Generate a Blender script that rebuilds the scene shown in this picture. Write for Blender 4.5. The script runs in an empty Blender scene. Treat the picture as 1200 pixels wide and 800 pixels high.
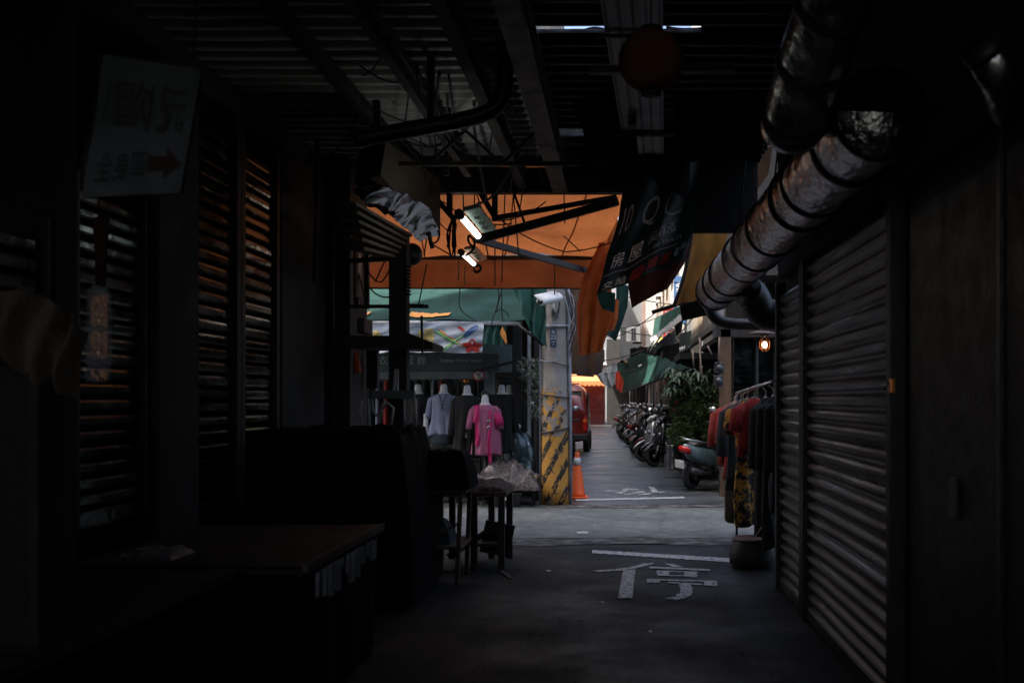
import bpy, bmesh, math, random
from mathutils import Vector, Matrix, noise
random.seed(7)
R = math.radians
sc = bpy.context.scene
COL = sc.collection
F = 1200 * 35 / 36.0
EYE = 1.5
def P(px, py, Y):
    return Vector(((px - 725) / F * Y, Y, EYE - (py - 468) / F * Y))
def G(px, py, z=0.0):
    Y = F * (EYE - z) / (py - 468)
    return Vector(((px - 725) / F * Y, Y, z))

# ------------------------------------------------------------------ camera
cam = bpy.data.cameras.new('camera')
cam.lens = 35; cam.sensor_width = 36; cam.shift_x = -125 / 1200; cam.shift_y = 68 / 1200
cam.clip_start = 0.05; cam.clip_end = 600
cam.dof.use_dof = True; cam.dof.focus_distance = 13.5; cam.dof.aperture_fstop = 3.2
co = bpy.data.objects.new('camera', cam); COL.objects.link(co)
co.location = (0, 0, EYE); co.rotation_euler = (R(90), 0, 0)
sc.camera = co

# ------------------------------------------------------------------ world and sun
SUN_EL, SUN_AZ = 58, 226          # azimuth the light comes from, clockwise from +Y
w = bpy.data.worlds.new('World'); sc.world = w; w.use_nodes = True
nt = w.node_tree
sky = nt.nodes.new('ShaderNodeTexSky'); sky.sky_type = 'NISHITA'; sky.sun_disc = False
sky.sun_elevation = R(SUN_EL); sky.sun_rotation = R(SUN_AZ); sky.air_density = 0.8; sky.dust_density = 5.0; sky.ozone_density = 1.0
bg = nt.nodes['Background']; bg.inputs['Strength'].default_value = 0.13
nt.links.new(sky.outputs[0], bg.inputs[0])
sl = bpy.data.lights.new('sun', 'SUN'); sl.energy = 3.6; sl.angle = R(0.5); sl.color = (1, 0.93, 0.82)
so = bpy.data.objects.new('sun', sl); COL.objects.link(so)
d = Vector((math.sin(R(SUN_AZ)) * math.cos(R(SUN_EL)), math.cos(R(SUN_AZ)) * math.cos(R(SUN_EL)), math.sin(R(SUN_EL))))
so.rotation_euler = (-d).to_track_quat('-Z', 'Y').to_euler(); so.location = (0, -20, 30)
vs = sc.view_settings
sc.display_settings.display_device = 'sRGB'
vs.view_transform = 'Standard'; vs.look = 'None'; vs.exposure = 1.9; vs.gamma = 1.0; vs.use_curve_mapping = False
sc.cycles.use_denoising = True
try: sc.cycles.denoiser = 'OPENIMAGEDENOISE'
except Exception: pass
sc.cycles.max_bounces = 10; sc.cycles.diffuse_bounces = 5; sc.cycles.glossy_bounces = 4; sc.cycles.transmission_bounces = 6
sc.cycles.sample_clamp_indirect = 4.0; sc.cycles.caustics_reflective = False; sc.cycles.caustics_refractive = False

# ------------------------------------------------------------------ materials
def _n(t, kind, **kw):
    n = t.nodes.new(kind)
    for k, v in kw.items(): setattr(n, k, v)
    return n
def mat(name, col, rough=0.6, metal=0.0, var=0.3, scale=6.0, bump=0.0, bscale=None, stretch=(1, 1, 1), spec=0.5,
        col2=None, thr=(0.35, 0.7), rvar=0.12, transl=0.0, emit=0.0, ecol=None, coat=0.0):
    """Principled surface with noise-driven colour wear, roughness and bump."""
    m = bpy.data.materials.new(name); m.use_nodes = True; t = m.node_tree
    b = t.nodes['Principled BSDF']
    tc = _n(t, 'ShaderNodeTexCoord'); mp = _n(t, 'ShaderNodeMapping'); mp.inputs['Scale'].default_value = stretch
    t.links.new(tc.outputs['Object'], mp.inputs[0])
    nz = _n(t, 'ShaderNodeTexNoise'); nz.inputs['Scale'].default_value = scale; nz.inputs['Detail'].default_value = 8; nz.inputs['Roughness'].default_value = 0.65
    t.links.new(mp.outputs[0], nz.inputs['Vector'])
    rp = _n(t, 'ShaderNodeValToRGB'); rp.color_ramp.elements[0].position = thr[0]; rp.color_ramp.elements[1].position = thr[1]
    c = Vector(col)
    c2 = Vector(col2) if col2 else c * (1 - var)
    c1 = c if col2 else c * (1 + var * 0.5)
    rp.color_ramp.elements[0].color = (*c2, 1); rp.color_ramp.elements[1].color = (*c1, 1)
    t.links.new(nz.outputs[0], rp.inputs[0]); t.links.new(rp.outputs[0], b.inputs['Base Color'])
    b.inputs['Metallic'].default_value = metal; b.inputs['Specular IOR Level'].default_value = spec
    b.inputs['Coat Weight'].default_value = coat
    mr = _n(t, 'ShaderNodeMapRange'); mr.inputs['From Min'].default_value = 0.3; mr.inputs['From Max'].default_value = 0.7
    mr.inputs['To Min'].default_value = max(0.03, rough - rvar); mr.inputs['To Max'].default_value = min(1, rough + rvar)
    t.links.new(nz.outputs[0], mr.inputs[0]); t.links.new(mr.outputs[0], b.inputs['Roughness'])
    if bump:
        n2 = _n(t, 'ShaderNodeTexNoise'); n2.inputs['Scale'].default_value = bscale or scale * 6; n2.inputs['Detail'].default_value = 6
        t.links.new(mp.outputs[0], n2.inputs['Vector'])
        bp = _n(t, 'ShaderNodeBump'); bp.inputs['Strength'].default_value = bump; bp.inputs['Distance'].default_value = 0.02
        t.links.new(n2.outputs[0], bp.inputs['Height']); t.links.new(bp.outputs[0], b.inputs['Normal'])
    if emit:
        b.inputs['Emission Color'].default_value = (*(ecol or col), 1); b.inputs['Emission Strength'].default_value = emit
    if transl:
        tr = _n(t, 'ShaderNodeBsdfTranslucent'); mx = _n(t, 'ShaderNodeMixShader'); mx.inputs[0].default_value = transl
        t.links.new(rp.outputs[0], tr.inputs[0]); t.links.new(b.outputs[0], mx.inputs[1]); t.links.new(tr.outputs[0], mx.inputs[2])
        t.links.new(mx.outputs[0], t.nodes['Material Output'].inputs[0])
    return m
def glassy(name, col, rough=0.08):
    m = bpy.data.materials.new(name); m.use_nodes = True; t = m.node_tree; b = t.nodes['Principled BSDF']
    tc = _n(t, 'ShaderNodeTexCoord'); nz = _n(t, 'ShaderNodeTexNoise'); nz.inputs['Scale'].default_value = 9; nz.inputs['Detail'].default_value = 5
    t.links.new(tc.outputs['Object'], nz.inputs['Vector'])
    bp = _n(t, 'ShaderNodeBump'); bp.inputs['Strength'].default_value = 0.15; bp.inputs['Distance'].default_value = 0.01
    t.links.new(nz.outputs[0], bp.inputs['Height']); t.links.new(bp.outputs[0], b.inputs['Normal'])
    b.inputs['Base Color'].default_value = (*col, 1); b.inputs['Roughness'].default_value = rough; b.inputs['Specular IOR Level'].default_value = 0.6
    return m
def plastic_film(name, tint=(0.8, 0.82, 0.85), a=0.35, bmp=0.8, bs=14, ro=.12):
    m = bpy.data.materials.new(name); m.use_nodes = True; t = m.node_tree; b = t.nodes['Principled BSDF']
    b.inputs['Base Color'].default_value = (*tint, 1); b.inputs['Roughness'].default_value = ro
    tc = _n(t, 'ShaderNodeTexCoord'); nz = _n(t, 'ShaderNodeTexNoise'); nz.inputs['Scale'].default_value = bs; nz.inputs['Detail'].default_value = 6
    t.links.new(tc.outputs['Object'], nz.inputs['Vector'])
    bp = _n(t, 'ShaderNodeBump'); bp.inputs['Strength'].default_value = bmp; bp.inputs['Distance'].default_value = 0.03
    t.links.new(nz.outputs[0], bp.inputs['Height']); t.links.new(bp.outputs[0], b.inputs['Normal'])
    tp = _n(t, 'ShaderNodeBsdfTransparent'); mx = _n(t, 'ShaderNodeMixShader'); mx.inputs[0].default_value = a
    t.links.new(tp.outputs[0], mx.inputs[1]); t.links.new(b.outputs[0], mx.inputs[2]); t.links.new(mx.outputs[0], t.nodes['Material Output'].inputs[0])
    return m
def worn_paint(name, paint, under, amount=0.5, scale=18):
    m = mat(name, paint, 0.65, bump=0.25, bscale=90)
    t = m.node_tree; rp = [n for n in t.nodes if n.type == 'VALTORGB'][0]; nz = [n for n in t.nodes if n.type == 'TEX_NOISE'][0]
    nz.inputs['Scale'].default_value = scale
    e = rp.color_ramp.elements
    e[0].position = 0.30 + 0.1 * amount; e[1].position = 0.38 + 0.14 * amount; e[0].color = (*under, 1); e[1].color = (*paint, 1)
    return m

MT = {}
def mk(key, *a, **k): MT[key] = mat(key, *a, **k)
mk('rough_concrete', (0.16, 0.155, 0.148), 0.85, col2=(0.02, 0.02, 0.019), scale=4.5, thr=(.44, .6), bump=0.9, bscale=35)
mk('ground_soil', (0.06, 0.057, 0.053), 0.9, var=0.4, scale=2, bump=0.4)
def asphalt(name, base, rough, patch=0.5, spec=0.4, sx=1.0, cr=.45, cs=.75):
    m = bpy.data.materials.new(name); m.use_nodes = True; t = m.node_tree; b = t.nodes['Principled BSDF']; L = t.links.new
    tc = _n(t, 'ShaderNodeTexCoord'); mp = _n(t, 'ShaderNodeMapping'); mp.inputs['Scale'].default_value = (sx, 1, 1); L(tc.outputs['Object'], mp.inputs[0])
    def nz(s, d=6, r=.6, v=None):
        n = _n(t, 'ShaderNodeTexNoise'); n.inputs['Scale'].default_value = s; n.inputs['Detail'].default_value = d; n.inputs['Roughness'].default_value = r
        L(v or mp.outputs[0], n.inputs['Vector']); return n
    def rng(x, a, c, lo, hi):
        n = _n(t, 'ShaderNodeMapRange'); n.inputs['From Min'].default_value = a; n.inputs['From Max'].default_value = c; n.inputs['To Min'].default_value = lo; n.inputs['To Max'].default_value = hi; L(x, n.inputs[0]); return n.outputs[0]
    def mul(a, c):
        n = _n(t, 'ShaderNodeMath', operation='MULTIPLY'); L(a, n.inputs[0]); L(c, n.inputs[1]); return n.outputs[0]
    big = nz(.9); mid = nz(4.5, 8, .7); agg = nz(48, 4, .75)
    vo = _n(t, 'ShaderNodeTexVoronoi', feature='DISTANCE_TO_EDGE'); vo.inputs['Scale'].default_value = cs
    wv = _n(t, 'ShaderNodeVectorMath', operation='ADD'); sc_ = _n(t, 'ShaderNodeVectorMath', operation='SCALE'); sc_.inputs['Scale'].default_value = .5
    L(nz(2.2, 6, .7).outputs['Color'], sc_.inputs[0]); L(tc.outputs['Object'], wv.inputs[0]); L(sc_.outputs[0], wv.inputs[1]); L(wv.outputs[0], vo.inputs['Vector'])
    crack = rng(vo.outputs['Distance'], .0, .016, cr, 1.0)
    f = mul(mul(rng(big.outputs[0], .38, .62, 1 - patch, 1.15), rng(mid.outputs[0], .3, .7, .6, 1.35)), mul(rng(agg.outputs[0], .3, .72, .25, 2.1), crack))
    cb = _n(t, 'ShaderNodeVectorMath', operation='SCALE'); cb.inputs[0].default_value = base; L(f, cb.inputs['Scale']); L(cb.outputs[0], b.inputs['Base Color'])
    L(rng(big.outputs[0], .35, .65, rough - .22, rough + .15), b.inputs['Roughness']); b.inputs['Specular IOR Level'].default_value = spec
    bp = _n(t, 'ShaderNodeBump'); bp.inputs['Strength'].default_value = .8; bp.inputs['Distance'].default_value = .012; L(agg.outputs[0], bp.inputs['Height'])
    b2 = _n(t, 'ShaderNodeBump'); b2.inputs['Strength'].default_value = .5; b2.inputs['Distance'].default_value = .03; L(mid.outputs[0], b2.inputs['Height']); L(bp.outputs[0], b2.inputs['Normal']); L(b2.outputs[0], b.inputs['Normal'])
    MT[name] = m
asphalt('lane_asphalt', (.015, .0158, .0155), .68, .65, .3); asphalt('street_asphalt', (.136, .149, .145), .8, .3, .3, 1.0, .8, .3); asphalt('far_asphalt', (.064, .07, .07), .40, .9, .55, .35)  # far_asphalt: strong patch contrast puts the road's sheen into the colour
MT['road_paint'] = worn_paint('road_paint', (0.6, 0.6, 0.58), (0.1, 0.1, 0.1), 0.95, 22)
MT['faded_paint'] = worn_paint('faded_paint', (0.42, 0.43, 0.44), (0.07, 0.07, 0.075), 1.0, 10)
mk('dark_steel', (0.016, 0.016, 0.015), 0.5, 0.1, var=0.5, scale=7, bump=0.2)
mk('rusty_steel', (0.035, 0.026, 0.02), 0.65, 0.1, var=0.6, scale=9, bump=0.4, col2=(0.016, 0.012, 0.01))
mk('shutter_steel', (0.06, 0.066, 0.069), 0.36, 0.65, var=0.55, scale=3.2, bump=0.12, bscale=30, stretch=(1, 0.35, 4), rvar=0.14)
mk('gloss_slat', (0.085, 0.105, 0.10), 0.17, 1.0, var=0.85, scale=4, bump=0.12, bscale=16, rvar=0.1)
mk('roof_metal', (0.7, 0.69, 0.65), 0.5, 0.0, var=0.55, scale=2.2, bump=0.1, stretch=(0.3, 1, 1))
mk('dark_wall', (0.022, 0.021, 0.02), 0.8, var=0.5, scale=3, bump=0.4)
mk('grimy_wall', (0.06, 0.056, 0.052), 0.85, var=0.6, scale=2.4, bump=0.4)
mk('dark_cloth', (0.006, 0.006, 0.006), 0.9, spec=0.1, var=0.4, scale=6, bump=0.3)
mk('foil', (0.52, 0.53, 0.54), 0.17, 1.0, var=0.4, scale=8, bump=0.9, bscale=18, rvar=0.1, stretch=(1, .5, 1))
mk('foil_rough', (0.62, 0.62, 0.63), 0.26, 1.0, var=0.35, scale=7, bump=0.9, bscale=13, rvar=0.1, stretch=(1, .5, .5))
mk('foil_sheet', (0.6, 0.6, 0.62), 0.12, 1.0, var=0.2, scale=6, bump=0.25, bscale=9, rvar=0.06)
mk('crate_brown', (0.06, 0.038, 0.022), 0.8, var=0.5, scale=6, bump=0.4)
mk('duct_band', (0.03, 0.03, 0.03), 0.5, 0.3)
mk('dark_pipe', (0.06, 0.06, 0.062), 0.42, 0.5, var=0.4, scale=6, bump=0.2)
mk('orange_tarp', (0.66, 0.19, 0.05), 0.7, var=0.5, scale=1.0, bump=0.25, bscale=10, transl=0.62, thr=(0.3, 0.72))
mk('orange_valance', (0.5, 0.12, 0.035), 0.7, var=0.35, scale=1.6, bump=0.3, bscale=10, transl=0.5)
mk('orange_flap', (0.52, 0.13, 0.03), 0.75, var=0.35, scale=3, bump=0.3, bscale=14, transl=0.5)
mk('ochre_tarp', (0.36, 0.17, 0.04), 0.75, var=0.4, scale=3, bump=0.3, bscale=14, transl=0.5)
mk('brown_tarp', (0.09, 0.05, 0.025), 0.8, var=0.4, scale=3, bump=0.3, transl=0.3)
mk('maroon_cloth', (0.09, 0.025, 0.018), 0.85, var=0.35, scale=4, bump=0.3, transl=0.3)
mk('green_tarp', (0.033, 0.08, 0.072), 0.85, spec=0.08, var=0.5, scale=1.7, bump=0.35, bscale=9, transl=0.3)
mk('green_cloth', (0.035, 0.125, 0.1), 0.65, var=0.35, scale=3, bump=0.4, bscale=12, transl=0.35)
mk('scallop_green', (0.06, 0.17, 0.14), 0.65, var=0.3, scale=4, transl=0.3)
mk('banner_black', (0.02, 0.034, 0.032), 0.6, var=0.3, scale=4, bump=0.25, transl=0.3)
mk('print_white', (0.85, 0.85, 0.82), 0.6, var=0.2, scale=8, transl=0.65)
mk('print_grey', (0.5, 0.5, 0.5), 0.6, var=0.3, scale=8, transl=0.6)
mk('print_red', (0.6, 0.05, 0.035), 0.6, var=0.3, scale=8, transl=0.45)
mk('print_yellow', (0.65, 0.45, 0.04), 0.5, var=0.2, scale=5)
mk('print_black', (0.02, 0.02, 0.02), 0.6)
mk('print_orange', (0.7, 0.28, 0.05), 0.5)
mk('print_green', (0.12, 0.33, 0.1), 0.5)
mk('print_blue', (0.06, 0.13, 0.3), 0.5)
mk('vinyl', (0.5, 0.54, 0.57), 0.22, var=0.35, scale=2.2, bump=0.5, bscale=5, col2=(0.28, 0.33, 0.38), stretch=(1, 1, 2.2))
mk('old_concrete', (0.3, 0.28, 0.255), 0.85, var=0.4, scale=4, bump=0.5, bscale=40)
mk('conduit', (0.33, 0.36, 0.4), 0.5, 0.1, var=0.3, scale=10)
mk('white_paint', (0.75, 0.75, 0.74), 0.4, var=0.12, scale=5)
mk('white_wall', (0.62, 0.6, 0.57), 0.8, var=0.35, scale=1.0, bump=0.15, stretch=(1, 1, 0.35))
mk('cream_wall', (0.45, 0.38, 0.3), 0.8, var=0.4, scale=1.2, bump=0.15, stretch=(1, 1, 0.35))
mk('pink_wall', (0.34, 0.24, 0.21), 0.8, var=0.35, scale=1.2, stretch=(1, 1, 0.35))
mk('grey_wall', (0.24, 0.25, 0.26), 0.8, var=0.4, scale=1.2, bump=0.15, stretch=(1, 1, 0.35))
mk('tan_siding', (0.4, 0.3, 0.21), 0.7, var=0.4, scale=4, stretch=(1, 1, 0.3))
mk('window_frame', (0.5, 0.5, 0.5), 0.5)
MT['pane'] = glassy('pane', (0.05, 0.06, 0.065))
MT['black_glass'] = glassy('black_glass', (0.015, 0.017, 0.018), 0.05)
MT['van_glass'] = glassy('van_glass', (0.10, 0.12, 0.12), 0.06)
mk('cone_orange', (0.85, 0.13, 0.02), 0.5, var=0.12, scale=10, bump=0.05)
mk('reflective', (0.6, 0.62, 0.65), 0.35, var=0.25, scale=18)
mk('plate_blue', (0.03, 0.06, 0.11), 0.4)
mk('black_plastic', (0.02, 0.02, 0.021), 0.45, var=0.25, scale=12)
mk('rubber', (0.018, 0.018, 0.018), 0.85, bump=0.2)
mk('chrome', (0.6, 0.6, 0.62), 0.22, 1.0, var=0.15)
mk('silver_paint', (0.42, 0.44, 0.46), 0.32, 0.6, var=0.15, coat=0.4)
mk('teal_paint', (0.03, 0.06, 0.065), 0.28, 0.3, var=0.2, coat=0.6)
mk('pale_teal', (0.24, 0.35, 0.36), 0.3, 0.3, var=0.15, coat=0.5)
mk('black_paint', (0.022, 0.022, 0.024), 0.28, 0.1, var=0.2, coat=0.6)
mk('grey_paint', (0.14, 0.14, 0.15), 0.35, 0.3, var=0.2, coat=0.4)
mk('maroon_paint', (0.13, 0.022, 0.02), 0.3, 0.2, var=0.2, coat=0.6)
mk('van_red', (0.22, 0.02, 0.016), 0.3, 0.1, var=0.22, scale=3, coat=0.5)
mk('tail_red', (0.62, 0.02, 0.015), 0.18, var=0.1, coat=0.5)
mk('amber', (0.7, 0.22, 0.02), 0.2)
mk('lens_clear', (0.55, 0.57, 0.6), 0.1, 0.5)
mk('skin_white', (0.62, 0.61, 0.6), 0.45, var=0.1)
mk('cloth_bluegrey', (0.24, 0.26, 0.36), 0.85, var=0.2, scale=5, bump=0.3)
mk('cloth_black', (0.011, 0.011, 0.011), 0.9, var=0.3, scale=6, bump=0.3)
mk('cloth_pink', (0.36, 0.11, 0.2), 0.85, var=0.15, scale=5, bump=0.3)
mk('cloth_hotpink', (0.5, 0.02, 0.13), 0.8, var=0.15, scale=5, bump=0.2)
mk('cloth_red', (0.45, 0.025, 0.02), 0.85, var=0.25, scale=6, bump=0.3)
mk('cloth_dullred', (0.34, 0.035, 0.022), 0.85, var=0.3, scale=6, bump=0.3)
mk('cloth_olive', (0.1, 0.085, 0.05), 0.9, var=0.25, scale=6, bump=0.3)
mk('cloth_slate', (0.03, 0.042, 0.05), 0.9, var=0.3, scale=6, bump=0.3)
mk('cloth_tan', (0.15, 0.105, 0.065), 0.9, var=0.4, scale=6, bump=0.4)
mk('cloth_pattern', (0.62, 0.3, 0.05), 0.85, scale=13, bump=0.3, col2=(0.02, 0.018, 0.018), thr=(0.5, 0.53))
mk('cloth_speckle', (0.14, 0.10, 0.095), 0.85, scale=22, bump=0.5, col2=(0.02, 0.015, 0.015), thr=(0.42, 0.6))
mk('cloth_greylight', (0.4, 0.42, 0.44), 0.85, var=0.25, scale=5, bump=0.3)
mk('cloth_coral', (0.95, 0.13, 0.07), 0.8, var=0.15, scale=5, bump=0.2, transl=0.6)
mk('weather_wood', (0.14, 0.1, 0.065), 0.75, var=0.55, scale=3, bump=0.4, stretch=(1, 1, 0.15))
mk('dark_wood', (0.02, 0.015, 0.011), 0.7, var=0.5, scale=4, bump=0.4, stretch=(1, 0.2, 1))
mk('table_top', (0.045, 0.036, 0.022), 0.6, var=0.5, scale=3, bump=0.3)
mk('brown_post', (0.12, 0.07, 0.036), 0.75, var=0.5, scale=4, bump=0.4, stretch=(1, 1, 0.3))
mk('cardboard', (0.2, 0.14, 0.085), 0.85, var=0.35, scale=5)
mk('leaf_dark', (0.075, 0.13, 0.07), 0.38, var=0.6, scale=5)
mk('leaf_bush', (0.11, 0.175, 0.05), 0.6, var=0.65, scale=5)
mk('leaf_red', (0.3, 0.07, 0.03), 0.5, var=0.5, scale=6)
mk('flower', (0.6, 0.12, 0.03), 0.6)
mk('stem', (0.07, 0.055, 0.035), 0.85)
mk('pot', (0.11, 0.06, 0.04), 0.8)
mk('tin', (0.5, 0.5, 0.5), 0.3, 0.9, var=0.25, scale=6)
mk('bucket', (0.025, 0.022, 0.02), 0.6, var=0.3)
mk('bucket_rim', (0.2, 0.14, 0.11), 0.6)
mk('lantern_paper', (0.5, 0.19, 0.11), 0.8, var=0.3, scale=5, transl=0.35)
mk('sign_board', (0.11, 0.13, 0.14), 0.35, var=0.35, scale=3, bump=0.2)
mk('sign_dark', (0.05, 0.062, 0.068), 0.5, var=0.3)
mk('fascia_grey', (0.12, 0.14, 0.15), 0.6, var=0.35)
mk('panel_blue', (0.17, 0.22, 0.24), 0.55, var=0.3, scale=2)
mk('perforated', (0.8, 0.82, 0.82), 0.45, var=0.25)
mk('sunlit_awning', (0.75, 0.3, 0.12), 0.7, var=0.15, transl=0.4)
mk('sky_sheet', (0.16, 0.17, 0.18), 0.4, var=0.8, scale=7, transl=0.5)
mk('lamp_tube', (0.9, 0.95, 0.92), 0.3, emit=1.6, ecol=(0.93, 1.0, 0.95), var=0)
mk('lamp_tube_warm', (0.95, 0.9, 0.85), 0.3, emit=1.6, ecol=(1.0, 0.9, 0.8), var=0)
mk('lamp_housing', (0.3, 0.4, 0.34), 0.4, var=0.25)
mk('lamp_housing_warm', (0.5, 0.35, 0.25), 0.4, var=0.25)
mk('bulb', (1, 0.8, 0.6), 0.3, emit=2.2, ecol=(1.0, 0.72, 0.5), var=0)
mk('shade_enamel', (0.3, 0.2, 0.16), 0.5)
mk('cable', (0.018, 0.018, 0.018), 0.7, var=0)
mk('cable_pale', (0.4, 0.3, 0.22), 0.7, var=0)
mk('brass', (0.75, 0.22, 0.05), 0.35, 0.6)
mk('glint_foil', (0.9, 0.42, 0.2), 0.2, 1.0, var=0.4, scale=30, bump=0.8, bscale=40)  # orange glints of the plastic film, put into a metal colour
mk('letter_grey', (0.36, 0.38, 0.38), 0.6)
mk('dark_brown_tarp', (0.05, 0.024, 0.012), 0.8, var=0.4, scale=3, bump=0.3)
MT['film'] = plastic_film('film', a=.22)
MT['film_dense'] = plastic_film('film_dense', (0.7, 0.7, 0.7), 0.55)

# hazard patch of the concrete pole: yellow paint with black diagonal bars, flaked off above
def pole_material():
    m = bpy.data.materials.new('pole_concrete'); m.use_nodes = True; t = m.node_tree; b = t.nodes['Principled BSDF']; L = t.links.new
    tc = _n(t, 'ShaderNodeTexCoord'); sp = _n(t, 'ShaderNodeSeparateXYZ'); L(tc.outputs['Object'], sp.inputs[0])
    def noise_(s, d=8, r=0.65):
        n = _n(t, 'ShaderNodeTexNoise'); n.inputs['Scale'].default_value = s; n.inputs['Detail'].default_value = d; n.inputs['Roughness'].default_value = r
        L(tc.outputs['Object'], n.inputs['Vector']); return n.outputs[0]
    def mth(op, a, c=0.0):
        n = _n(t, 'ShaderNodeMath', operation=op)
        for i, v in enumerate((a, c)):
            if isinstance(v, (int, float)): n.inputs[i].default_value = v
            else: L(v, n.inputs[i])
        return n.outputs[0]
    def mix(f, a, c):
        n = _n(t, 'ShaderNodeMix', data_type='RGBA'); L(f, n.inputs[0])
        for i, v in ((6, a), (7, c)):
            if isinstance(v, tuple): n.inputs[i].default_value = (*v, 1)
            else: L(v, n.inputs[i])
        return n.outputs[2]
    big = noise_(3.5); fine = noise_(14)
    conc = mix(big, (0.16, 0.145, 0.13), (0.42, 0.39, 0.355))
    s = mth('ADD', mth('MULTIPLY', sp.outputs['Z'], 0.9), mth('MULTIPLY', sp.outputs['X'], -1.75))
    s = mth('ADD', s, mth('MULTIPLY', noise_(7), 0.13))
    st = mth('LESS_THAN', mth('FRACT', mth('MULTIPLY', mth('ADD', s, 0.12), 2.9)), 0.40)
    st = mth('MULTIPLY', st, mth('GREATER_THAN', fine, 0.45))
    yel = mix(fine, (0.46, 0.2, 0.03), (0.66, 0.36, 0.07))
    paint = mix(st, yel, (0.025, 0.023, 0.022))
    # paint is whole below 1.0 m, in scraps to 1.7 m
    h = mth('MULTIPLY', mth('SUBTRACT', sp.outputs['Z'], 0.9), 0.02)
    h = mth('MULTIPLY', mth('GREATER_THAN', sp.outputs['Z'], 0.98), mth('ADD', h, 0.125))
    topcut = mth('MULTIPLY', mth('GREATER_THAN', sp.outputs['Z'], 1.66), 1.0)
    base_chip = mth('MULTIPLY', mth('LESS_THAN', sp.outputs['Z'], 0.14), 0.1)
    k = mth('GREATER_THAN', mth('SUBTRACT', mth('SUBTRACT', mth('SUBTRACT', noise_(6), h), topcut), base_chip), 0.36)
    grime = mix(mth('GREATER_THAN', noise_(9), 0.61), paint, (0.09, 0.07, 0.05))
    L(mix(k, conc, grime), b.inputs['Base Color'])
    b.inputs['Roughness'].default_value = 0.8
    bp = _n(t, 'ShaderNodeBump'); bp.inputs['Strength'].default_value = 0.4; bp.inputs['Distance'].default_value = 0.02
    L(noise_(40), bp.inputs['Height']); L(bp.outputs[0], b.inputs['Normal'])
    return m
MT['pole'] = pole_material()

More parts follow.
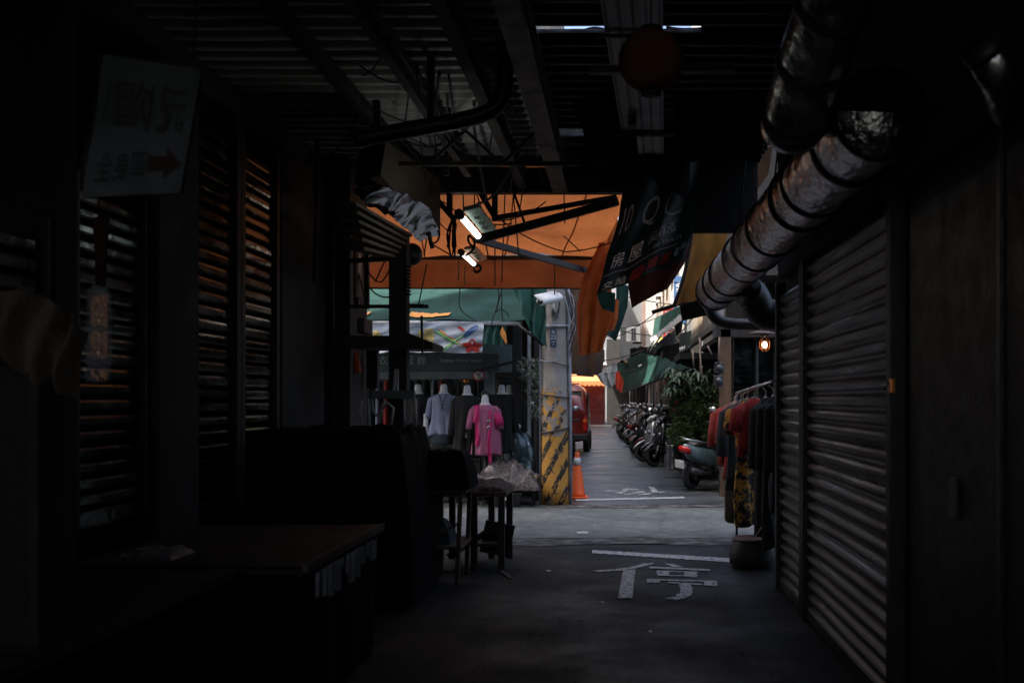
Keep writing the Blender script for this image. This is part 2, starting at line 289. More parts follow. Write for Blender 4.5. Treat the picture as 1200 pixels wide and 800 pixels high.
# ------------------------------------------------------------------ building blocks
class MB:
    def __init__(s): s.v = []; s.f = []; s.sm = []
    def add(s, vs, fs, smooth=False):
        o = len(s.v); s.v += [Vector(v) for v in vs]
        for f in fs: s.f.append([o + i for i in f]); s.sm.append(smooth)
        return s
    def box(s, a, b, rot=None, piv=None, bev=0.0):
        a = Vector(a); b = Vector(b)
        lo = Vector([min(a[i], b[i]) for i in range(3)]); hi = Vector([max(a[i], b[i]) for i in range(3)])
        if bev > 0:
            bm = bmesh.new(); bmesh.ops.create_cube(bm, size=1)
            for v in bm.verts: v.co = Vector([(lo[i] + hi[i]) / 2 + v.co[i] * (hi[i] - lo[i]) for i in range(3)])
            bmesh.ops.bevel(bm, geom=bm.edges[:], offset=min(bev, min(hi - lo) * 0.45), segments=2, affect='EDGES', profile=0.6)
            bm.verts.index_update(); vs = [v.co.copy() for v in bm.verts]; fs = [[v.index for v in f.verts] for f in bm.faces]; bm.free()
        else:
            vs = [Vector((x, y, z)) for x in (lo.x, hi.x) for y in (lo.y, hi.y) for z in (lo.z, hi.z)]
            fs = [(0, 1, 3, 2), (4, 6, 7, 5), (0, 4, 5, 1), (2, 3, 7, 6), (0, 2, 6, 4), (1, 5, 7, 3)]
        if rot is not None:
            c = Vector(piv) if piv is not None else (lo + hi) / 2
            vs = [c + rot @ (v - c) for v in vs]
        return s.add(vs, fs)
    def bar(s, p, q, w, h=None, up=(0, 0, 1)):
        p = Vector(p); q = Vector(q); h = h or w; d = (q - p).normalized(); up = Vector(up)
        if abs(d.dot(up)) > 0.98: up = Vector((0, 1, 0))
        x = d.cross(up).normalized(); y = x.cross(d).normalized()
        vs = [c + x * (sx * w / 2) + y * (sy * h / 2) for c in (p, q) for sx, sy in ((-1, -1), (1, -1), (1, 1), (-1, 1))]
        return s.add(vs, [(3, 2, 1, 0), (4, 5, 6, 7), (0, 1, 5, 4), (1, 2, 6, 5), (2, 3, 7, 6), (3, 0, 4, 7)])
    def tube(s, pts, r, n=8, cap=True):
        pts = [Vector(p) for p in pts]; N = len(pts); rr = r if isinstance(r, (list, tuple)) else [r] * N
        vs = []; x = None
        for i, p in enumerate(pts):
            d = (pts[min(i + 1, N - 1)] - pts[max(i - 1, 0)])
            d = d.normalized() if d.length > 1e-9 else Vector((0, 0, 1))
            if x is None:
                a = Vector((0, 0, 1)) if abs(d.z) < 0.9 else Vector((1, 0, 0)); x = d.cross(a).normalized()
            else:
                x = (x - d * x.dot(d)).normalized()
            y = d.cross(x)
            for k in range(n):
                t = 2 * math.pi * k / n; vs.append(p + (x * math.cos(t) + y * math.sin(t)) * rr[i])
        fs = [(i * n + k, i * n + (k + 1) % n, (i + 1) * n + (k + 1) % n, (i + 1) * n + k) for i in range(N - 1) for k in range(n)]
        if cap: fs += [list(range(n))[::-1], [(N - 1) * n + k for k in range(n)]]
        return s.add(vs, fs, True)
    def lathe(s, prof, c=(0, 0, 0), axis='Z', n=20, M=None):
        vs = []
        c = Vector(c)
        for r, h in prof:
            for k in range(n):
                t = 2 * math.pi * k / n; a, b = r * math.cos(t), r * math.sin(t)
                v = Vector((a, b, h)) if axis == 'Z' else Vector((h, a, b)) if axis == 'X' else Vector((b, h, a))
                vs.append(c + (M @ v if M else v))
        N = len(prof)
        fs = [(i * n + k, i * n + (k + 1) % n, (i + 1) * n + (k + 1) % n, (i + 1) * n + k) for i in range(N - 1) for k in range(n)]
        if prof[0][0] > 1e-6: fs.append(list(range(n))[::-1])
        if prof[-1][0] > 1e-6: fs.append([(N - 1) * n + k for k in range(n)])
        return s.add(vs, fs, True)
    def loft(s, secs, cap=True, smooth=True):
        n = len(secs[0]); N = len(secs); vs = [p for q in secs for p in q]
        fs = [(i * n + k, i * n + (k + 1) % n, (i + 1) * n + (k + 1) % n, (i + 1) * n + k) for i in range(N - 1) for k in range(n)]
        if cap: fs += [list(range(n))[::-1], [(N - 1) * n + k for k in range(n)]]
        return s.add(vs, fs, smooth)
    def grid(s, fn, nu, nv, smooth=True):
        vs = [fn(i / nu, j / nv) for j in range(nv + 1) for i in range(nu + 1)]
        fs = [(j * (nu + 1) + i, j * (nu + 1) + i + 1, (j + 1) * (nu + 1) + i + 1, (j + 1) * (nu + 1) + i) for j in range(nv) for i in range(nu)]
        return s.add(vs, fs, smooth)
    def prism(s, poly, d):
        d = Vector(d); n = len(poly); vs = [Vector(p) for p in poly] + [Vector(p) + d for p in poly]
        fs = [list(range(n))[::-1], [n + i for i in range(n)]] + [(i, (i + 1) % n, n + (i + 1) % n, n + i) for i in range(n)]
        return s.add(vs, fs)
    def sphere(s, c, r, n=14, sz=1.0):
        m = n // 2
        return s.lathe([(r * math.sin(math.pi * i / m) if 0 < i < m else 0.0005, -r * sz * math.cos(math.pi * i / m)) for i in range(m + 1)], c, 'Z', n)
    def xf(s, M):
        s.v = [M @ v for v in s.v]; return s
    def build(s, name, m, parent=None, label=None, cat=None, group=None, kind=None, local=False, fixn=True):
        me = bpy.data.meshes.new(name)
        org = Vector((0, 0, 0))
        if parent is not None and not local: org = wloc(parent)
        elif parent is None and s.v:
            lo = Vector([min(v[i] for v in s.v) for i in range(3)]); hi = Vector([max(v[i] for v in s.v) for i in range(3)])
            org = Vector(((lo.x + hi.x) / 2, (lo.y + hi.y) / 2, lo.z))
        me.from_pydata([v - org for v in s.v], [], s.f)
        for p, q in zip(me.polygons, s.sm): p.use_smooth = q
        if fixn:
            bm = bmesh.new(); bm.from_mesh(me); bmesh.ops.recalc_face_normals(bm, faces=bm.faces); bm.to_mesh(me); bm.free()
        me.materials.append(MT[m] if isinstance(m, str) else m)
        o = bpy.data.objects.new(name, me); COL.objects.link(o)
        if parent is not None: o.parent = parent
        else: o.location = org
        tag(o, label, cat, group, kind)
        return o
def wloc(o):
    l = Vector(o.location)
    while o.parent is not None: o = o.parent; l += Vector(o.location)
    return l
def tag(o, label=None, cat=None, group=None, kind=None):
    if label: o['label'] = label
    if cat: o['category'] = cat
    if group: o['group'] = group
    if kind: o['kind'] = kind
    return o
def thing(name, label, cat, loc=(0, 0, 0), group=None, rz=0.0):
    o = bpy.data.objects.new(name, None); COL.objects.link(o); o.location = loc; o.rotation_euler = (0, 0, rz); o.empty_display_size = 0.2
    return tag(o, label, cat, group)
def struct(mb, name, m): return mb.build(name, m, kind='structure')
def copy_tree(o, parent=None):
    c = o.copy(); COL.objects.link(c)
    if parent is not None: c.parent = parent
    for ch in [x for x in COL.objects if x.parent == o]: copy_tree(ch, c)
    return c

_tc = {}
def text2d(body):
    """Outline mesh of a line of writing, unit height, centred."""
    if body in _tc: return _tc[body]
    c = bpy.data.curves.new('t', 'FONT'); c.body = body; o = bpy.data.objects.new('t', c); COL.objects.link(o)
    bpy.context.view_layer.update()
    m = bpy.data.meshes.new_from_object(o.evaluated_get(bpy.context.evaluated_depsgraph_get()))
    vs = [(v.co.x, v.co.y) for v in m.vertices]; fs = [list(p.vertices) for p in m.polygons]
    bpy.data.objects.remove(o); bpy.data.curves.remove(c); bpy.data.meshes.remove(m)
    x0 = min(v[0] for v in vs); x1 = max(v[0] for v in vs); y0 = min(v[1] for v in vs); y1 = max(v[1] for v in vs); h = y1 - y0
    r = ([((x - (x0 + x1) / 2) / h, (y - (y0 + y1) / 2) / h) for x, y in vs], fs, (x1 - x0) / h)
    _tc[body] = r; return r
def put_text(mb, body, h, fn, wid=None):
    """Write body with height h through fn(a, b) -> point (a along the line, b up)."""
    vs, fs, asp = text2d(body); k = (wid / (asp * h)) if wid else 1.0
    mb.add([fn(x * h * k, y * h) for x, y in vs], fs); return mb

def lerp(a, b, t): return a + (b - a) * t
def pl(pts, t):
    """Point at share t along a polyline of Vectors."""
    n = len(pts) - 1; x = min(max(t, 0), 1) * n; i = min(int(x), n - 1); return pts[i].lerp(pts[i + 1], x - i)
def sheet(L, Rr, amp=0.04, folds=4, skew=0.3, nz=0.02, ph=0.0, sag=0.0):
    """Ruled sheet between two edge polylines of (px,py,Y), with folds pushed out in depth."""
    A = [P(*p) for p in L]; B = [P(*p) for p in Rr]
    def fn(u, v):
        p = pl(A, v).lerp(pl(B, v), u)
        p.y += amp * math.sin(2 * math.pi * (folds * u + skew * v * folds * 0.5) + ph) * (0.35 + 0.65 * v)
        q = noise.noise_vector(p * 2.6 + Vector((ph, 0, 0)))
        p += Vector((q.x * nz, q.y * nz * 1.5, q.z * nz))
        p.z -= sag * 4 * u * (1 - u)
        return p
    return fn
def cable_pts(a, b, sag, n=14):
    a = Vector(a); b = Vector(b)
    return [a.lerp(b, i / n) - Vector((0, 0, sag * 4 * (i / n) * (1 - i / n))) for i in range(n + 1)]
def smoothpath(pts, k=6):
    pts = [Vector(p) for p in pts]; out = []
    for i in range(len(pts) - 1):
        p0 = pts[max(i - 1, 0)]; p1 = pts[i]; p2 = pts[i + 1]; p3 = pts[min(i + 2, len(pts) - 1)]
        for j in range(k):
            t = j / k
            out.append(0.5 * ((2 * p1) + (p2 - p0) * t + (2 * p0 - 5 * p1 + 4 * p2 - p3) * t * t + (3 * p1 - p0 - 3 * p2 + p3) * t ** 3))
    out.append(pts[-1]); return out
def ell(cx, cy, cz, rx, ry, n=16, pw=1.0, axis='Z'):
    r = []
    for k in range(n):
        t = 2 * math.pi * k / n; c, s_ = math.cos(t), math.sin(t)
        a = rx * math.copysign(abs(c) ** pw, c); b = ry * math.copysign(abs(s_) ** pw, s_)
        r.append(Vector((cx + a, cy + b, cz)) if axis == 'Z' else Vector((cx, cy + a, cz + b)) if axis == 'X' else Vector((cx + a, cy, cz + b)))
    return r
# ================================================================== ground and roads
struct(MB().grid(lambda u, v: Vector((lerp(-150, 150, u), lerp(-120, 260, v), 0)), 2, 2, False), 'ground', 'ground_soil')
def flat(x0, x1, y0, y1, z, nx=8, ny=8, wob=0.0, lift=0.0):
    def fn(u, v):
        x = lerp(x0, x1, u); y = lerp(y0, y1, v)
        if v in (0, 1) and wob: y += wob * noise.noise(Vector((x * 1.7, y, 3)))
        return Vector((x, y, z + lift * noise.noise(Vector((x * 0.8, y * 0.8, 1)))))
    return MB().grid(fn, nx, ny, True)
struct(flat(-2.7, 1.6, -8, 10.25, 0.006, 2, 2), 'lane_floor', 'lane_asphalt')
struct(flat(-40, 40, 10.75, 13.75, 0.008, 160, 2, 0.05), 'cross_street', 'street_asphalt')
struct(flat(-40, 40, 10.22, 10.72, 0.0115, 600, 3, 0.22), 'kerb_strip', 'rough_concrete')
struct(flat(-40, 40, 13.72, 14.1, 0.0135, 600, 3, 0.14), 'far_kerb_strip', 'rough_concrete')
struct(flat(-2.7, 2.05, 14.0, 76, 0.010, 30, 3, 0.08), 'far_street', 'far_asphalt')

# ------------------------------------------------------------------ markings on the road
def gpoly(pts, z=0.014): return [G(x, y, z) for x, y in pts]
def zz(pts, ox=660, oy=560, k=5.0): return [(ox + x / k, oy + y / k) for x, y in pts]
mark = MB()
for poly in (
    [(175, 540), (205, 548), (330, 540), (430, 526), (530, 500), (525, 495), (475, 497), (395, 520), (300, 532)],
    [(350, 538), (425, 533), (415, 600), (405, 700), (320, 700), (338, 610)],
    [(595, 500), (636, 501), (702, 519), (642, 519)],
    [(500, 516), (860, 532), (858, 542), (510, 527)],
    [(545, 540), (620, 540), (622, 571), (553, 570)], [(710, 544), (788, 546), (783, 581), (708, 573)],
    [(620, 541), (710, 544.5), (709.5, 549), (620.5, 547)], [(622, 566), (708.5, 567), (708, 573), (622, 571)],
    [(490, 588), (568, 590), (565, 612), (490, 609)], [(828, 598), (900, 600), (902, 630), (825, 628)], [(568, 590), (828, 598.3), (827.6, 605), (567, 598)],
    [(615, 605), (815, 617), (815, 625), (615, 612)],
    [(678, 616.5), (745, 621), (758, 645), (757, 668), (748, 686), (715, 700), (660, 712), (628, 706), (597, 700), (660, 690), (682, 676), (688, 655)]):
    n = len(poly); mark.add(gpoly(zz(poly)), [list(range(n))])
mark.build('road_marking', 'road_paint', None, 'large white painted stop character on the dark lane floor in the foreground', 'road marking')
mb = MB(); pts = []
for i in range(41):
    u = i / 40; x = lerp(694, 856, u); y = lerp(644, 653.5, u) ; j = 0.35 * noise.noise(Vector((i * 0.7, 2, 0)))
    pts += [G(x, y + j, 0.013), G(x, y + 3.6 + 1.2 * u + 0.8 * noise.noise(Vector((i * 0.9, 7, 0))), 0.013)]
mb.add(pts, [(2 * i, 2 * i + 1, 2 * i + 3, 2 * i + 2) for i in range(40)])
mb.build('stop_line', 'road_paint', None, 'worn white stop line across the lane just above the painted character', 'road marking')
mb = MB(); pts = []
for i in range(31):
    u = i / 30; x = lerp(675, 802, u); y = lerp(584.6, 581.6, u) + 0.3 * noise.noise(Vector((i * 0.6, 5, 0)))
    pts += [G(x, y, 0.016), G(x, y + 1.9, 0.016)]
mb.add(pts, [(2 * i, 2 * i + 1, 2 * i + 3, 2 * i + 2) for i in range(30)])
mb.build('stop_line', 'road_paint', None, 'thin white stop line at the far side of the cross street beside the orange cone', 'road marking')
mb = MB()
for poly in ([(250, 70), (300, 72), (300, 80), (250, 78)], [(345, 62), (385, 56), (380, 76), (350, 84)], [(385, 58), (440, 62), (440, 70), (388, 70)], [(300, 78), (345, 78), (350, 92), (305, 88)],
             [(400, 78), (470, 74), (480, 84), (405, 90)], [(440, 92), (520, 84), (500, 98), (440, 99)], [(500, 52), (535, 54), (558, 84), (520, 82)], [(355, 90), (400, 88), (398, 96), (360, 98)], [(560, 78), (615, 78), (560, 86)]):
    n = len(poly); mb.add(gpoly(zz(poly), 0.016), [list(range(n))])
mb.build('road_marking', 'faded_paint', None, 'faded white painted character lying beyond the far stop line', 'road marking')
MB().add(gpoly([(675.5, 622.5), (688, 622.2), (690, 624.4), (677, 624.6)], 0.012), [(0, 1, 2, 3)]).build('road_stud_mark', 'road_paint', None, 'small white paint patch alone in the middle of the cross street', 'road marking')
for (x0, y0, x1, y1) in ((726, 699, 733, 700.4), (792, 696, 797, 697.2), (640, 668, 645, 669), (760, 739, 764, 740.5), (704, 705, 708, 706)):
    a = G(x0, y0, 0.008); b = G(x1, y1, 0.008)
    MB().prism([a, Vector((b.x, a.y, 0.008)), Vector((b.x - 0.004, b.y, 0.008)), Vector((a.x + 0.006, b.y + 0.01, 0.008))], (0, 0, 0.003)).build('paper_scrap', 'white_paint', None, 'tiny pale scrap of litter on the dark lane floor', 'litter', 'litter scraps on the lane')

gr = random.Random(8); mb = MB()
for k in range(150):
    x = gr.uniform(-1.2, 1.1); y = gr.uniform(4.6, 10.4); s_ = gr.uniform(.004, .011); z0 = .012
    mb.add([Vector((x + s_ * math.cos(a), y + s_ * math.sin(a), z0)) for a in (0, 2.1, 4.2)] + [Vector((x, y, z0 + s_))], [(0, 1, 3), (1, 2, 3), (2, 0, 3)])
mb.build('grit', 'rough_concrete', None, 'pale grit and crumbs scattered over the dark lane floor', 'grit', kind='stuff')
# ================================================================== market buildings on both sides of the lane
lb = thing('market_building', 'dark old market building along the left side of the lane', 'building', (-2.75, 1, 0))
MB().box((-9, -4, 3.45), (-2.62, 9.4, 25)).build('upper_wall', 'grimy_wall', lb)  # unseen upper part, made very tall to keep sun off the cross street
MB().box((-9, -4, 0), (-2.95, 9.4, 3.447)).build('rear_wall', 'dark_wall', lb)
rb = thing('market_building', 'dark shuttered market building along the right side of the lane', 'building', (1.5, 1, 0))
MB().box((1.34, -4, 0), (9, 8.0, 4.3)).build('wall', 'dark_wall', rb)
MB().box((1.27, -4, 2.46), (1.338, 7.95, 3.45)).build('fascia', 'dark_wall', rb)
MB().box((-2.9, -4.3, 0), (1.33, -4.02, 2.35)).build('fill_limit_wall', 'dark_wall', None, 'unseen low dark wall behind the viewer, added to limit fill light into the lane', 'wall')  # added out of view; its height sets how much fill light enters

def shutter(name, label, x, side, y0, y1, z0, z1, pitch, depth, m, group=None, rails=True, slot=False):
    """Roller shutter in the plane x; side is the direction its slats bulge."""
    t = thing(name, label, 'shutter', (x, (y0 + y1) / 2, z0), group)
    mb = MB(); n = int((z1 - z0) / pitch); k = 6; prof = []; jr = random.Random(int(y0 * 97)); jit = [jr.uniform(-.0035, .0035) for _ in range(n + 1)]
    for i in range(n):
        for j in range(k):
            a = j / k
            b = (math.sin(math.pi * min(a / 0.82, 1)) if a < 0.82 else -0.18) if m != 'gloss_slat' else (1.0 if .1 < a < .62 else -.9 if a > .7 else .8)
            prof.append((b * depth, z0 + (i + a) * pitch))
    ny = 10
    vs = []
    for i, (o, z) in enumerate(prof):
        for q in range(ny + 1):
            y = lerp(y0, y1, q / ny)
            vs.append(Vector((x + side * (o + jit[i // k] + 0.007 * noise.noise(Vector((y * 1.3, z * 1.1, x))) - 0.014 * max(0, noise.noise(Vector((y * 2.2, z * 2.6, x + 7))) - .3)), y, z)))
    w_ = ny + 1
    mb.add(vs, [(i * w_ + q, i * w_ + q + 1, (i + 1) * w_ + q + 1, (i + 1) * w_ + q) for i in range(len(prof) - 1) for q in range(ny)])
    mb.build('slat_curtain', m, t)
    MB().box((x - side * 0.02, y0, z0 - 0.03), (x + side * 0.022, y1, z0 + 0.04), bev=0.006).build('bottom_rail', m, t)
    if rails:
        for yy in (y0 - 0.03, y1 + 0.03):
            MB().box((x - side * 0.03, yy - 0.034, z0 - 0.035), (x + side * 0.05, yy + 0.034, z1 + 0.02), bev=0.006).build('guide_rail', 'dark_steel', t)
    return t
shutter('roller_shutter', 'wide dark steel roller shutter, nearest on the right side of the lane', 1.29, -1, 4.62, 6.72, 0.05, 2.43, 0.088, 0.026, 'shutter_steel', 'roller shutters on the right wall')
shutter('roller_shutter', 'narrow dark steel roller shutter beside the clothes rack on the right', 1.29, -1, 6.86, 7.84, 0.05, 2.40, 0.088, 0.026, 'shutter_steel', 'roller shutters on the right wall')
t = thing('shutter_lock', 'small lock box with orange light painted in, on the near edge of the wide shutter', 'lock', P(1045, 452, 4.56))
c = P(1045, 452, 4.56)
MB().box(c + Vector((-0.012, -0.02, -0.035)), c + Vector((0.012, 0.02, 0.035)), bev=0.006).build('case', 'brass', t)  # orange light falling on the case is put into its colour
MB().tube([c + Vector((-0.012, 0, 0.01)), c + Vector((-0.03, 0, 0.01)), c + Vector((-0.03, 0, -0.02))], 0.004).build('latch', 'chrome', t)
t = thing('metal_door', 'black metal door in the near right wall beyond the shutters', 'door', (1.3, 3.6, 0))
MB().box((1.30, 2.2, 0.02), (1.337, 4.45, 2.44), bev=0.004).build('leaf', 'dark_steel', t)
MB().box((1.285, 3.36, 0.02), (1.299, 3.385, 2.42)).build('edge_strip', 'shutter_steel', t)
MB().box((1.28, 3.8, 1.05), (1.30, 3.86, 1.2), bev=0.004).build('handle_plate', 'dark_pipe', t)

# left wall: slatted shutters between posts
shutter('slatted_shutter', 'glossy dark slatted shutter behind the hanging plastic bag on the left wall', -2.62, 1, 4.75, 5.42, 0.9, 2.58, 0.078, 0.02, 'gloss_slat', 'slatted shutters on the left wall')
shutter('slatted_shutter', 'glossy dark slatted shutter right of the thick post on the left wall', -2.62, 1, 6.06, 6.72, 0.8, 3.42, 0.088, 0.02, 'gloss_slat', 'slatted shutters on the left wall')
shutter('slatted_shutter', 'glossy dark slatted shutter farthest along the left wall before the dark pillar', -2.62, 1, 6.86, 7.5, 0.8, 3.35, 0.088, 0.02, 'gloss_slat', 'slatted shutters on the left wall')
shutter('slatted_shutter', 'dim dark slatted shutter nearest the viewer on the left wall', -2.62, 1, 3.2, 4.5, 0.9, 2.3, 0.09, 0.02, 'gloss_slat', 'slatted shutters on the left wall')
for i, (y0, y1, x1, lab) in enumerate(((5.46, 5.98, -2.52, 'thick dark square post between two slatted shutters on the left wall'),
                                   (4.55, 4.68, -2.54, 'slim dark post left of the hanging plastic bag on the left wall'))):
    MB().box((-2.94, y0, 0), (x1, y1, 3.44), bev=0.01).build('market_post', 'dark_wall', None, lab, 'post', 'posts of the left market front')
pl_ = thing('market_pillar', 'massive black pillar at the end of the left market wall', 'pillar', (-2.4, 8, 0))
MB().box((-2.94, 8.75, 0), (-2.36, 9.35, 4.2), bev=0.012).build('shaft', 'dark_wall', pl_)
MB().box((-2.94, 7.58, 0), (-2.56, 8.74, 3.43), bev=0.01).build('wall_return', 'dark_wall', pl_)
MB().bar(P(372, 165, 8.0), P(369, 330, 8.0), 0.035, 0.03).build('corner_strip', 'grimy_wall', pl_)
MB().tube([P(390, 150, 8.7), P(390, 330, 8.7), P(390, 500, 8.7)], 0.018).build('downpipe', 'dark_pipe', pl_)

# ================================================================== roof over the lane
def corr(x0, x1, y0, y1, z, pitch=0.17, amp=0.034, dz=0.0):
    n = int((y1 - y0) / pitch * 8); vs = []
    for i in range(n + 1):
        y = lerp(y0, y1, i / n); ph = ((y - y0) / pitch) % 1
        o = amp * max(-1, min(1, 2.2 * math.sin(2 * math.pi * ph)))
        for q in range(7):
            x = lerp(x0, x1, q / 6); vs.append(Vector((x, y, z + o + dz * q / 6 + 0.008 * noise.noise(Vector((x * 2, y * 1.2, 0))))))
    return MB().add(vs, [(i * 7 + q, i * 7 + q + 1, (i + 1) * 7 + q + 1, (i + 1) * 7 + q) for i in range(n) for q in range(6)], True)
rg = 'corrugated sheets roofing the lane'
corr(-2.7, -0.55, -4, 3.0, 3.72).build('roof_sheet', 'roof_metal', None, 'corrugated grey roof sheet over the lane directly above the viewer on the left', 'roof', rg)
corr(-2.7, -0.55, 3.02, 9.05, 3.66).build('roof_sheet', 'roof_metal', None, 'corrugated grey roof sheet behind the steel beams at upper left', 'roof', rg)
corr(-0.58, 1.3, -4, 5.88, 3.72).build('roof_sheet', 'dark_steel', None, 'dark corrugated roof sheet above the paper lantern, before the first light slit', 'roof', rg)
corr(-0.58, 1.3, 6.04, 8.16, 3.72).build('roof_sheet', 'dark_steel', None, 'dark corrugated roof sheet between the two narrow light slits', 'roof', rg)
corr(-0.58, 1.3, 8.42, 9.2, 3.72).build('roof_sheet', 'dark_steel', None, 'dark corrugated roof sheet beyond the farther light slit', 'roof', rg)
for y0, y1, lab in ((5.84, 6.08, 'narrow translucent skylight strip near the paper lantern'), (8.12, 8.46, 'narrow translucent skylight strip above the torn black cloth')):
    MB().grid(lambda u, v: Vector((lerp(-0.6, 1.3, u), lerp(y0, y1, v), 3.80 + 0.01 * math.sin(u * 60))), 60, 2).build('skylight_strip', 'sky_sheet', None, lab, 'skylight', 'translucent strips in the roof')
MB().box((0.50, 5.8, 3.745), (1.3, 6.12, 3.765)).build('dark_board', 'dark_wall', None, 'black board covering the right part of the near skylight strip', 'board')
MB().box((-0.2, 8.1, 3.745), (1.3, 8.48, 3.765)).build('dark_board', 'dark_wall', None, 'black board covering the right part of the farther skylight strip', 'board')
# steel beams
def beam(x, y0, y1, z, w_, h, lab, name='roof_beam', m='dark_steel', x2=None):
    mb = MB(); a = Vector((x, y0, z)); b = Vector((x if x2 is None else x2, y1, z))
    mb.bar(a + Vector((0, 0, h / 2)), b + Vector((0, 0, h / 2)), w_, 0.014); mb.bar(a - Vector((0, 0, h / 2)), b - Vector((0, 0, h / 2)), w_, 0.014)
    mb.bar(a, b, 0.014, h - 0.016)
    return mb.build(name, m, None, lab, 'beam', 'steel beams under the roof')
beam(-0.52, -4, 8.9, 3.45, 0.13, 0.2, 'deepest steel beam running along the lane beside the perforated panel')
beam(-0.86, -4, 8.9, 3.46, 0.075, 0.14, 'steel beam along the lane, second left of the deepest one', m='rusty_steel')
beam(-1.30, -4, 8.6, 3.48, 0.055, 0.11, 'slim steel beam along the lane, third left of the deepest one')
beam(-1.75, -4, 8.6, 3.5, 0.045, 0.09, 'slimmest steel beam along the lane close to the left wall')
mb = MB().bar((-2.0, 9.02, 3.44), (0.35, 9.02, 3.44), 0.12, 0.15); mb.build('cross_beam', 'dark_steel', None, 'dark crossbeam in front of the orange canopy, spanning the lane end', 'beam', 'steel beams under the roof')
mb = MB().bar((-1.75, 8.75, 3.62), (0.3, 8.75, 3.62), 0.05, 0.06); mb.build('cross_beam', 'dark_steel', None, 'thin crossbeam just above the one at the lane end', 'beam', 'steel beams under the roof')
MB().tube(smoothpath([P(415, 164, 6), P(480, 152, 6), P(545, 140, 6), P(578, 128, 6), P(590, 108, 6), P(592, 78, 6), P(592, 40, 6)], 5), 0.05, 10).build('bent_pipe', 'dark_pipe', None, 'bent dark pipe under the corrugated roof turning upward near the beams', 'pipe')
MB().bar(P(400, 60, 6.6), P(640, 60, 6.6), 0.10, 0.10).build('purlin', 'dark_steel', None, 'purlin crossing the beams high in the upper left of the roof', 'beam', 'steel beams under the roof')
MB().bar(P(410, 112, 7.3), P(620, 112, 7.3), 0.07, 0.07).build('purlin', 'dark_steel', None, 'purlin crossing the beams halfway to the lane end', 'beam', 'steel beams under the roof')
for (a, b, y) in (((505, 50), (505, 140), 6.2), ((523, 112), (523, 206), 7.8), ((441, 118), (443, 165), 6.0)):
    MB().bar(P(*a, y), P(*b, y), 0.04, 0.04).build('hanger_rod', 'dark_steel', None, 'dark vertical rod hanging from the corrugated roof', 'rod', 'rods hanging from the roof')
MB().bar(P(560, 20, 6.4), P(690, 130, 8.2), 0.09, 0.12).build('brace', 'rusty_steel', None, 'slanted brown brace beside the deepest roof beam', 'beam', 'steel beams under the roof')
random.seed(21)
for k in range(26):
    x0 = random.uniform(410, 620); y0 = random.uniform(40, 180); Y0 = 2.1 * F / (468 - y0); ln = random.uniform(30, 110); an = random.choice((1.1, 1.4, 1.7, 0.4, 2.2))
    a_ = P(x0, y0, Y0 * .97); b_ = P(x0 + ln * math.cos(an), y0 + ln * math.sin(an), min(8.9, 2.1 * F / (468 - min(200, y0 + ln * math.sin(an))) * .96))
    MB().tube(cable_pts(a_, b_, random.uniform(.0, .12)), .006 if k % 3 else .011, 6).build('roof_wire', 'cable', None, 'loose dark wire strung under the corrugated roof', 'wire', 'wires under the roof')
t = thing('roof_truss', 'light rusty truss of thin rods under the corrugated roof', 'truss', (-1.2, 7.4, 3.3))
for k in range(6):
    xa = -1.95 + k * .27; MB().bar((xa, 7.4, 3.5 if k % 2 else 3.25), (xa + .27, 7.4, 3.25 if k % 2 else 3.5), .022, .022).build('web', 'rusty_steel', t)
MB().bar((-2.0, 7.4, 3.25), (-.3, 7.4, 3.25), .035, .03).build('chord', 'rusty_steel', t)
MB().box((-2.5, 9.12, 3.42), (0.3, 9.15, 4.0)).build('dark_board', 'dark_wall', None, 'long black board closing the gap over the crossbeam at the lane end', 'board')
# dark boards that hang under the roof on the right
MB().box((0.09, 8.95, 3.0), (1.25, 9.01, 3.7), rot=Matrix.Rotation(R(0), 3, 'Y')).build('dark_board', 'dark_wall', None, 'black board closing the roof end above the hanging advertising cloth', 'board')
# perforated strip panel
t = thing('perforated_panel', 'pale perforated metal panel running along the roof behind the paper lantern', 'panel', (0.1, 6, 3.45))
def pn(u, v): # v along
    a = Vector((-0.125, 4.2, 3.46)); b = Vector((0.075, 8.5, 3.46)); p = a.lerp(b, v); return p + Vector((0.31 * u, 0, 0))
MB().grid(pn, 1, 12, False).build('sheet', 'perforated', t)
mb = MB()
for i in range(9):
    for j in range(150):
        if (i % 2): continue
        c = pn((i + 0.5) / 9, (j + 0.5) / 150) - Vector((0, 0, 0.004)); s_ = 0.0085
        mb.add([c + Vector((-s_, -s_ * 0.7, 0)), c + Vector((s_, -s_ * 0.7, 0)), c + Vector((s_, s_ * 0.7, 0)), c + Vector((-s_, s_ * 0.7, 0))], [(0, 1, 2, 3)])
mb.build('perforation', 'print_black', t)
for v in (0.26, 0.72, 0.93):
    MB().bar(pn(-0.15, v) - Vector((0, 0, 0.02)), pn(1.25, v) - Vector((0, 0, 0.02)), 0.05 if v > 0.5 else 0.012, 0.02).build('cross_strip', 'dark_steel', t)
MB().box(pn(0.3, 0.62) - Vector((0.03, 0.05, 0.08)), pn(0.3, 0.62) + Vector((0.03, 0.05, -0.01)), bev=0.008).build('junction_box', 'dark_pipe', t)
